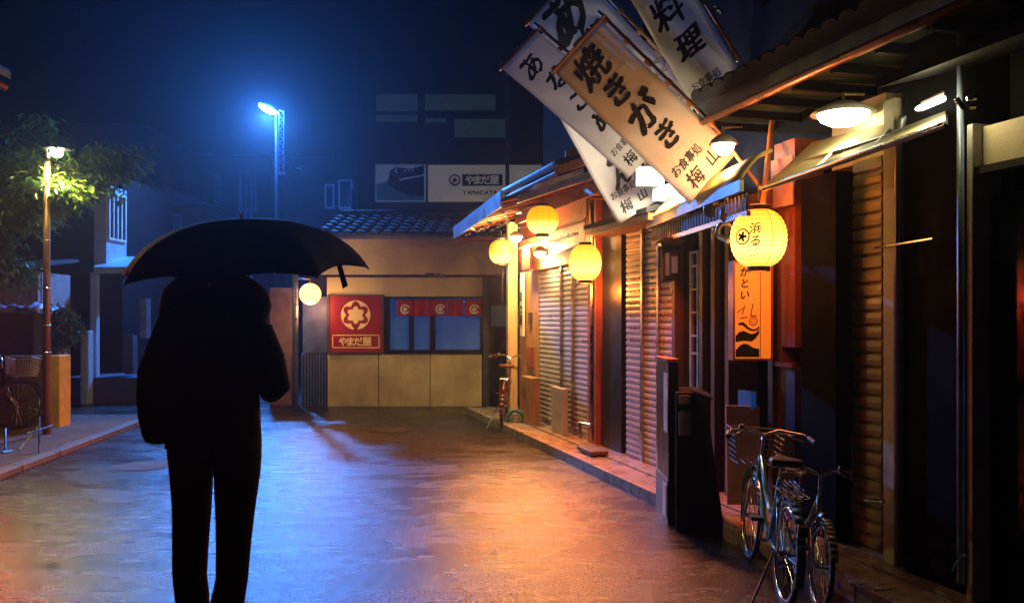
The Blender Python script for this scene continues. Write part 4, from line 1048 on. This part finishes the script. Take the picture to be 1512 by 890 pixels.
# pink poster by the canopy
tag(MB().sbox(fs(1172, 3.45), fs(1140, 3.45), 3.44, 3.45, 2.28, 2.62).build('wall_poster', M['pink_cloth']), 'dim pink poster on the board between the canopy and the red post', 'poster')

# ------------------------------------------------------------------ bicycles
def bike(label, frame_m, loc, rz, scale=1, lean=0, basket=True, steer=0):
    t = thing('bicycle', label, 'bicycle', loc, rz); t.scale = (scale,)*3; t.rotation_euler = (lean, 0, rz)
    r = .32; fx, rx = .53, -.53
    def wheel(x, steer=0):
        w_ = MB().ring((x, 0, r), r-.02, .018, seg=40, q=8).build('wheel', M['rubber'], t, smooth=True, local=True)
        MB().ring((x, 0, r), r-.045, .011, seg=40, q=6, sq=1.3).build('rim', M['chrome'], w_, smooth=True, local=True)
        sp = MB()
        for i in range(24):
            a = i*2*math.pi/24; sp.tube([(x, .02*(-1)**i, r), (x+(r-.05)*math.cos(a), 0, r+(r-.05)*math.sin(a))], .0016, 3)
        sp.tube([(x, -.05, r), (x, .05, r)], .018, 8); sp.build('spokes', M['steel'], w_, local=True)
        fd = MB(); n = 18; a0, a1 = (R(20), R(165)) if x > 0 else (R(10), R(200))
        for i in range(n):
            b0, b1 = a0+(a1-a0)*i/n, a0+(a1-a0)*(i+1)/n; rr_ = r+.022
            p = [(x+rr_*math.cos(b0), -.026, r+rr_*math.sin(b0)), (x+rr_*math.cos(b0), .026, r+rr_*math.sin(b0)), (x+rr_*math.cos(b1), .026, r+rr_*math.sin(b1)), (x+rr_*math.cos(b1), -.026, r+rr_*math.sin(b1))]
            fd.add(p, [(0, 1, 2, 3)])
        fd.build('mudguard', frame_m, t, local=True, thick=.004, smooth=True)
    wheel(fx); wheel(rx)
    f_ = MB(); bbk = (-.08, 0, .29); hdt = (.33, 0, .78); hdb = (.36, 0, .62); sto = (-.24, 0, .72)
    f_.tube([hdb, (.18, 0, .42), (.02, 0, .33), bbk], .019, 8); f_.tube([hdt, (.14, 0, .58), (-.02, 0, .48), (-.16, 0, .5)], .017, 8)
    f_.tube([bbk, sto], .017, 8); f_.tube([hdb, hdt], .021, 8)
    for y in (-.055, .055): f_.tube([bbk, (rx, y, r)], .01, 6); f_.tube([(-.2, 0, .62), (rx, y, r)], .008, 6)
    f_.build('frame', frame_m, t, local=True, smooth=True)
    fk = MB()
    for y in (-.05, .05): fk.tube([(.365, 0, .62), (.385, y, .56), (.43, y, .45), (fx, y, r)], .011, 6)
    fk.build('fork', M['chrome'], t, local=True, smooth=True)
    hb_ = MB(); hb_.tube([hdt, (.31, 0, .93)], .013, 8)
    hb_.tube([(.08, -.29, .93), (.2, -.25, .96), (.3, -.1, .97), (.31, 0, .93), (.3, .1, .97), (.2, .25, .96), (.08, .29, .93)], .011, 8)
    hb_.tube([(.3, .12, .96), (.22, .26, .91)], .005, 4); hb_.tube([(.3, -.12, .96), (.22, -.26, .91)], .005, 4)
    h = hb_.build('handlebar', M['chrome'], t, local=True, smooth=True)
    for y in (-.29, .29): MB().tube([(.07, y*1.0, .93), (.16, y*.93, .95)], .017, 8).build('grip', M['leather'], h, local=True)
    MB().lathe([(.001, .03), (.02, .026), (.026, 0)], c=(.22, .17, .975), seg=12).build('bell', M['chrome'], h, local=True)
    sd_ = MB(); sd_.tube([sto, (-.27, 0, .82)], .012, 8); sd_.build('seat_post', M['chrome'], t, local=True)
    s_ = MB()
    prof = [(-.14, .0), (-.13, .10), (-.06, .105), (.02, .05), (.12, .025), (.15, .0)]
    up_ = [(-.28+a, b, .85) for a, b in prof]+[(-.28+a, -b, .85) for a, b in prof[::-1][1:-1]]
    s_.prism([(p[0], p[1], .82) for p in up_], (0, 0, .05)); s_.build('saddle', M['leather'], t, local=True, bevel=.018)
    ck = MB().ring((-.08, -.045, .29), .085, .007, seg=24, q=4); ck.tube([(-.08, -.06, .29), (-.02, -.06, .14)], .01, 6); ck.tube([(-.08, .06, .29), (-.14, .06, .44)], .01, 6); ck.tube([(-.08, -.06, .29), (-.08, .06, .29)], .014, 6)
    ck.build('crank', M['chrome'], t, local=True)
    for x_, y_, z_ in ((-.02, -.11, .14), (-.14, .11, .44)): MB().box(x_-.045, x_+.045, y_-.04, y_+.04, z_-.012, z_+.012).build('pedal', M['rubber'], t, local=True)
    MB().slab([(-.16, -.052, .33), (-.16, -.052, .25), (-.57, -.062, .28), (-.57, -.062, .35)], .01, (0, 1, 0)).build('chain_guard', frame_m, t, local=True)
    rk = MB()
    for y in (-.06, -.02, .02, .06): rk.tube([(-.34, y, .69), (-.74, y, .70)], .006, 5)
    for x_ in (-.36, -.54, -.72): rk.tube([(x_, -.065, .69), (x_, .065, .69)], .006, 5)
    for y in (-.06, .06): rk.tube([(-.6, y, .69), (rx, y, r)], .006, 5)
    rk.build('rack', M['chrome'], t, local=True)
    ks = MB().tube([(rx+.02, .07, r), (rx-.06, .2, .01)], .009, 6); ks.build('kickstand', M['chrome'], t, local=True)
    MB().lathe([(.001, .05), (.03, .045), (.035, 0), (.001, -.01)], c=(.47, 0, .66), seg=14, M4=Matrix.Rotation(R(90), 4, 'Y')).build('headlight', M['chrome'], t, local=True)
    MB().box(-.865, -.85, -.03, .03, .5, .56).build('reflector', M['red'], t, local=True)
    if basket:
        b_ = MB(); x0, x1, z0, z1 = .43, .71, .70, .93
        def pt_(u, v):  # around u 0..4 , height v
            e = .03*v; a, b2, c2 = x0-e*.3, x1+e, .15+e
            cs = [(a, -c2), (b2, -c2), (b2, c2), (a, c2), (a, -c2)]
            i = min(3, int(u)); f0 = u-i; return (cs[i][0]+(cs[i+1][0]-cs[i][0])*f0, cs[i][1]+(cs[i+1][1]-cs[i][1])*f0, z0+(z1-z0)*v)
        for i in range(40): b_.tube([pt_(i/10, 0), pt_(i/10, 1)], .0022, 3)
        for v in (0, .16, .33, .5, .66, .83): b_.tube([pt_(j, v) for j in (0, .999, 1.999, 2.999, 3.999)], .0026, 3)
        b_.tube([pt_(j, 1) for j in (0, .999, 1.999, 2.999, 3.999)], .006, 5)
        for i in range(6): b_.tube([(x0, -.14+i*.056, z0), (x1, -.14+i*.056, z0)], .003, 3)
        b_.build('basket', M['wicker'], t, local=True)
    return t
bike('blue green bicycle with a front basket parked nearest the black menu desk', M['teal'], (1.445, 5.05, 0), R(86), .86, lean=R(4))
bike('smaller olive bicycle without basket parked in front of the black panel', M['olive'], (1.60, 4.90, 0), math.atan2(-.65, -.06), .72, lean=R(-5), basket=False)
bike('maroon bicycle seen from behind by the far shop corner', M['red_enamel'], (at(746, 628, 12.2).x, 12.45, 0), R(86), 1.0, lean=R(3), basket=False)
bike('dark bicycle leaning before the low brown wall at the left', M['black'], (ax(-72, 10.9), 11.3, .06), R(10), 1.0, lean=R(-8))
t = thing('hose_coil', 'coil of blue hose standing behind the maroon bicycle', 'hose', at(761, 632, 11.95))
c = at(761, 617, 11.95); c.z = .14
q = MB()
for i in range(3): q.ring(c+V((0, i*.035, 0)), .115-.01*i, .016, seg=36, q=6)
q.build('hose', M['blue_hose'], t, smooth=True); MB().ring(c+V((0, .03, 0)), .05, .02).build('reel', M['blue_metal'], t, smooth=True)
t = thing('chrome_handlebar', 'curved blue gleaming bar low in the black corner at the lower right', 'bar', at(1414, 840, 3.7))
MB().tube([at(1405, 843, 3.7), at(1409, 830, 3.7), at(1416, 821, 3.7), at(1426, 819, 3.7)], .008, 6).build('bar', M['chrome'], t)
t = thing('floor_bar', 'thin pale metal strip on the ground at the lower right', 'bar', at(1308, 870, 4.2))
MB().tube([at(1289, 871, 4.2), at(1323, 868, 4.2)], .006, 6).build('bar', M['steel'], t)

# ------------------------------------------------------------------ person with umbrella
PY = 4.2
def person():
    o = at(315, 934, PY); base = V((o.x, PY, 0))
    t = thing('person', 'person in a long black coat seen from behind, walking under a black umbrella', 'person', base)
    me = bpy.data.meshes.new('body')
    J = {}; vs = []; es = []; rad = []
    def j(n, p, r, link=None):
        J[n] = len(vs); vs.append(p); rad.append(r if isinstance(r, tuple) else (r, r))
        if link: es.append((J[link], J[n]))
    j('pelvis', (0, 0, .95), (.12, .085))
    j('waist', (0, 0, 1.06), (.15, .105), 'pelvis'); j('chest', (0, .01, 1.28), (.175, .115), 'waist'); j('upper', (0, .01, 1.42), (.13, .09), 'chest')
    j('neck', (0, .02, 1.50), .058, 'upper'); j('nape', (0, .035, 1.555), .058, 'neck'); j('head', (0, .04, 1.63), (.078, .09), 'nape'); j('crown', (0, .035, 1.70), (.066, .078), 'head')
    for sg_, n in ((-1, 'l'), (1, 'r')):
        j('sh'+n, (sg_*.17, .01, 1.40), .07, 'upper')
        if n == 'l':
            j('el'+n, (sg_*.25, -.01, 1.13), .048, 'sh'+n); j('wr'+n, (sg_*.20, .12, .90), .032, 'el'+n)
        else:
            j('el'+n, (.30, .02, 1.14), .048, 'sh'+n); j('wr'+n, (.14, .20, 1.28), .032, 'el'+n)
        j('hip'+n, (sg_*.095, 0, .88), .07, 'pelvis')
        j('kn'+n, (sg_*.105, .02 if n == 'l' else -.02, .49), .062, 'hip'+n)
        j('an'+n, (sg_*.09, -.02 if n == 'l' else .03, .10), .042, 'kn'+n)
        j('to'+n, (sg_*.10, .17 if n == 'l' else .21, .035), .036, 'an'+n)
    me.from_pydata(vs, es, []); me.materials.append(M['trousers'])
    o_ = bpy.data.objects.new('body', me); col.objects.link(o_); o_.parent = t
    sk = o_.modifiers.new('skin', 'SKIN'); sk.use_smooth_shade = True
    for i, r in enumerate(rad): me.skin_vertices[0].data[i].radius = r
    me.skin_vertices[0].data[0].use_root = True
    o_.modifiers.new('sub', 'SUBSURF').levels = 2; o_.modifiers['sub'].render_levels = 2
    me.materials[0] = M['skin']
    # hands
    def hand(wr, d, pn, curl):
        g = bpy.data.meshes.new('hand'); vs = []; es = []; rd = []
        d = V(d).normalized(); pn = V(pn).normalized(); sd = d.cross(pn).normalized(); wr = V(wr)
        vs.append(wr); rd.append(.026); vs.append(wr+d*.05); rd.append(.03); es.append((0, 1))
        for i, (off, ln) in enumerate([(-.028, .062), (-.009, .072), (.010, .068), (.028, .054)]):
            p = wr+d*.075+sd*off; vs.append(p); rd.append(.0115); es.append((1, len(vs)-1))
            cur = d.copy(); q = p
            for s_ in range(3):
                cur = (Matrix.Rotation(R(curl), 3, sd) @ cur); q = q+cur*ln/2.4; vs.append(q); rd.append(.0092-.0008*s_); es.append((len(vs)-2, len(vs)-1))
        p = wr+d*.03-sd*.032; vs.append(p); rd.append(.012); es.append((1, len(vs)-1))
        q = p+(d*.6-sd*.5+pn*.3).normalized()*.035; vs.append(q); rd.append(.0105); es.append((len(vs)-2, len(vs)-1))
        q = q+(d*.8+pn*.5).normalized()*.03; vs.append(q); rd.append(.009); es.append((len(vs)-2, len(vs)-1))
        g.from_pydata([tuple(v) for v in vs], es, []); g.materials.append(M['skin'])
        h = bpy.data.objects.new('hand', g); col.objects.link(h); h.parent = t
        m_ = h.modifiers.new('skin', 'SKIN'); m_.use_smooth_shade = True
        for i, r in enumerate(rd): g.skin_vertices[0].data[i].radius = (r, r)
        g.skin_vertices[0].data[0].use_root = True
        h.modifiers.new('sub', 'SUBSURF').levels = 1; h.modifiers['sub'].render_levels = 1
    hand((-.20, .13, .88), (0, .1, -1), (1, 0, 0), 22)
    hand((.13, .21, 1.29), (-.6, .5, .35), (-.3, -.5, .8), 62)
    # face
    fc = MB(); 
    fc.lathe([(.001, -.03), (.012, -.02), (.011, 0), (.005, .03), (.001, .035)], c=(0, .138, 1.62), seg=8)
    fc.build('nose', M['skin'], t, local=True, smooth=True)
    for x in (-.032, .032): MB().lathe([(.001, -.011), (.008, -.008), (.011, 0), (.008, .008), (.001, .011)], c=(x, .122, 1.645), seg=10).build('eye', M['white_mark'], t, local=True, smooth=True)
    for x in (-.084, .084): MB().lathe([(.001, -.03), (.012, -.018), (.016, .005), (.012, .025), (.001, .03)], c=(x, .03, 1.63), seg=10).build('ear', M['skin'], t, local=True, smooth=True)
    MB().tube([(-.022, .124, 1.582), (0, .130, 1.580), (.022, .124, 1.582)], .005, 6).build('mouth', mat('lips', (.3, .1, .08), .5), t, local=True)
    hr = MB(); rng = random.Random(2)
    hr.grid(lambda u, v: (lambda a, e: (.095*math.cos(a)*math.cos(e)*(1+.03*noise.noise(V((a*4, e*6, 1)))), .03+.108*math.sin(a)*math.cos(e), 1.645+.115*math.sin(e)))(u*2*math.pi, -.75*(1 if math.sin(u*2*math.pi) < .3 else .0)+(math.pi/2+.75*(1 if math.sin(u*2*math.pi) < .3 else .0)+(-.25 if math.sin(u*2*math.pi) >= .3 else 0))*v+(.25 if math.sin(u*2*math.pi) >= .3 else 0)), 40, 16)
    hr.build('hair', M['hair'], t, local=True, smooth=True, thick=.012)
    # clothing lofts
    def loft(secs, name, m, seg=40, wob=.012, cap=True):
        g = MB(); n = len(secs)
        for k_, (cx, cy, z, rx_, ry_) in enumerate(secs):
            for i in range(seg):
                a = 2*math.pi*i/seg; w_ = 1+wob*6*noise.noise(V((math.cos(a)*1.6, math.sin(a)*1.6, z*3.2)))*.5
                g.v.append(V((cx+rx_*w_*math.cos(a), cy+ry_*w_*math.sin(a), z)))
        for k_ in range(n-1):
            for i in range(seg): g.f.append((k_*seg+i, k_*seg+(i+1) % seg, (k_+1)*seg+(i+1) % seg, (k_+1)*seg+i))
        ob_ = g.build(name, m, t, local=True, smooth=True, thick=.008)
        return ob_
    m_ = lambda px: (px-315)*PY/F
    Z = lambda py: EYE-(py-470)*PY/F
    coat = [(m_(a)/2+m_(b)/2, 0, Z(py), (m_(b)-m_(a))/2, ry) for py, a, b, ry in
            [(660, 246, 383, .15), (652, 247, 384, .155), (620, 240, 383, .15), (580, 236, 380, .145), (545, 232, 384, .145), (510, 230, 390, .15), (475, 236, 392, .15), (452, 237, 399, .14), (438, 240, 396, .13), (426, 244, 390, .12), (414, 258, 374, .10), (404, 276, 356, .08)]]
    c_ = loft(coat, 'coat', M['coat'])
    def sleeve(pts, rs_):
        g = MB(); P = [V(p) for p in pts]; g.tube(P, rs_, 18); g.build('sleeve', M['coat'], c_, local=True, smooth=True)
    sleeve([(-.14, .0, 1.46), (-.20, .0, 1.42), (-.25, -.01, 1.3), (-.285, -.01, 1.14), (-.27, .03, 1.0), (-.21, .11, .90)], [.05, .085, .08, .07, .062, .05])
    sleeve([(.14, .0, 1.46), (.21, .0, 1.42), (.265, .0, 1.30), (.295, .01, 1.17), (.26, .09, 1.15), (.17, .18, 1.255)], [.05, .085, .078, .07, .066, .05])
    for k_, rows in (('l', [(930, 262, 309), (890, 262, 307), (850, 257, 303), (800, 256, 306), (750, 256, 309), (700, 253, 311), (672, 250, 318), (645, 248, 322)]),
                     ('r', [(930, 308, 356), (890, 312, 358), (850, 320, 364), (800, 320, 368), (750, 319, 373), (700, 318, 380), (672, 312, 382), (645, 310, 383)])):
        loft([((m_(a)+m_(b))/2+(-.006 if k_ == 'l' else .006), (.02 if k_ == 'l' else -.01), max(.03, Z(py)), (m_(b)-m_(a))/2, (m_(b)-m_(a))/2*1.05) for py, a, b in rows], 'trouser_leg', M['trousers'], seg=28, wob=.02)
    for x, y in ((-.09, .07), (.055, .1)):
        g = MB(); g.prism([(x-.045, y-.14, 0), (x+.045, y-.14, 0), (x+.052, y+.08, 0), (x+.03, y+.15, 0), (x-.03, y+.15, 0), (x-.052, y+.08, 0)], (0, 0, .075)); g.build('shoe', M['rubber'], t, local=True, bevel=.02)
    # bag
    bg = thing('shoulder_bag', 'black shoulder bag hanging at the left hip of the person', 'bag', base+V((-.27, -.05, .9)))
    q = MB(); P = lambda px, py: V((m_(px+9), 0, Z(py)))+base
    outline = [(226, 520), (217, 545), (216, 580), (218, 610), (224, 636), (230, 647), (256, 648), (266, 640), (266, 540), (244, 515)]
    q.prism([P(*p)+V((0, -.20, 0)) for p in outline], (0, .13, 0)); q.build('body', M['coat'], bg, bevel=.02)
    MB().slab([P(223, 540)+V((0, -.215, 0)), P(262, 540)+V((0, -.215, 0)), P(262, 595)+V((0, -.215, 0)), P(223, 595)+V((0, -.215, 0))], .012, (0, 1, 0)).build('flap', M['nylon'], bg, bevel=.004)
    MB().tube([P(226, 520)+V((0, -.14, 0)), P(250, 470)+V((0, -.17, 0)), P(300, 430)+V((0, -.15, 0)), P(345, 425)+V((0, -.08, 0)), P(370, 430)+V((0, .03, 0))], .014, 8).build('strap', M['nylon'], bg)
    # umbrella
    c = at(357, 322, 4.3)
    u = thing('umbrella', 'wide open black umbrella held over the person', 'umbrella', c)
    rim = []; nrib = 8; rad_ = .60; drop = .265
    tilt = Matrix.Rotation(R(-2), 3, 'Y') @ Matrix.Rotation(R(8), 3, 'X')
    rot0 = R(2)
    def can(u_, v_):
        a = u_*2*math.pi; sct = (a*nrib/(2*math.pi)) % 1; sag = math.sin(sct*math.pi)
        ph = (sct-.5)*2*math.pi/nrib; rr_ = rad_*math.sin(v_*1.2)/math.sin(1.2)*(math.cos(math.pi/nrib)/math.cos(ph))*(1-.05*sag*v_)
        z = -drop*((1-math.cos(v_*1.2))/(1-math.cos(1.2))*.75+.25*v_**3)+.03*sag*v_*v_
        return c+tilt @ V((rr_*math.cos(a+rot0), rr_*math.sin(a+rot0), z))
    MB().grid(lambda a, b: can(a, b), 64, 16).build('canopy', M['nylon'], u, smooth=True, thick=.003)
    for i in range(nrib):
        r_ = MB().tube([can(i/nrib, v/8)+V((0, 0, -.008)) for v in range(0, 9)], .0035, 5).build('rib', M['black_frame'], u)
        e = can(i/nrib, 1); MB().lathe([(.001, -.008), (.006, 0), (.001, .008)], c=e+V((0, 0, -.004)), seg=6).build('rib_tip', M['steel'], r_)
        MB().tube([can(i/nrib, .5)+V((0, 0, -.012)), c+tilt @ V((0, 0, -.27))], .0025, 4).build('stretcher', M['black_frame'], u)
    hd_ = base+V((.085, .265, 1.335))
    MB().tube([c+tilt @ V((0, 0, .02)), hd_], .006, 8).build('shaft', M['black_frame'], u)
    MB().tube([hd_+V((0, 0, .05)), hd_+V((0, 0, -.05)), hd_+V((.0, .02, -.09)), hd_+V((.02, .06, -.10))], .014, 10).build('handle', M['black_frame'], u, smooth=True)
    e = can(.94, .99); MB().slab([e+V((-.012, 0, 0)), e+V((.012, 0, 0)), e+V((.042, 0, -.10)), e+V((.018, 0, -.115))], .004, (0, 1, 0)).build('tie_strap', M['nylon'], u)
person()

# added unseen lantern on the left, put there for the red road glow
lantern('added lantern just outside the left edge, for the red road glow', (-5.75, 8.3, 2.1), .18, .4, True, None, False, .3)
rl_ = lamp('extra_lantern_light', (-5.5, 8.2, 1.75), 380, (1, .06, .02), .15, spot=130, aim=(.35, -.8, -.7), blend=.9)  # added red spot aimed at the road, separate from the paper
for (p, pw, cl) in [(at(1120, 352, 5.8)-V((0, 0, .3)), 7, (1, .24, .04)), (at(1120, 352, 5.8)+V((0, 0, .3)), 12, (1, .24, .04)), (at(864, 388, 9.5)-V((0, 0, .3)), 40, (1, .26, .04)), (at(864, 388, 9.5)+V((0, 0, .28)), 16, (1, .26, .04)), (at(458, 434, 14.6)-V((0, 0, .25)), 30, (1, .40, .18))]:
    lamp('extra_lantern_light', p, pw, cl, .1)  # points added around the lanterns and globe lamp, no bulbs of their own

# ------------------------------------------------------------------ haze
hz = MB().box(-45, 45, -3, 70, -1, 14).build('haze', bpy.data.materials.new('haze'), local=True)
hm = hz.data.materials[0]; hm.use_nodes = True; nt = hm.node_tree; nt.nodes.remove(nt.nodes['Principled BSDF'])
pv_ = nt.nodes.new('ShaderNodeVolumePrincipled'); pv_.inputs['Color'].default_value = (.8, .85, 1, 1); pv_.inputs['Density'].default_value = .0013
pv_.inputs['Anisotropy'].default_value = .78
nt.links.new(pv_.outputs[0], nt.nodes['Material Output'].inputs['Volume'])
hz['kind'] = 'stuff'
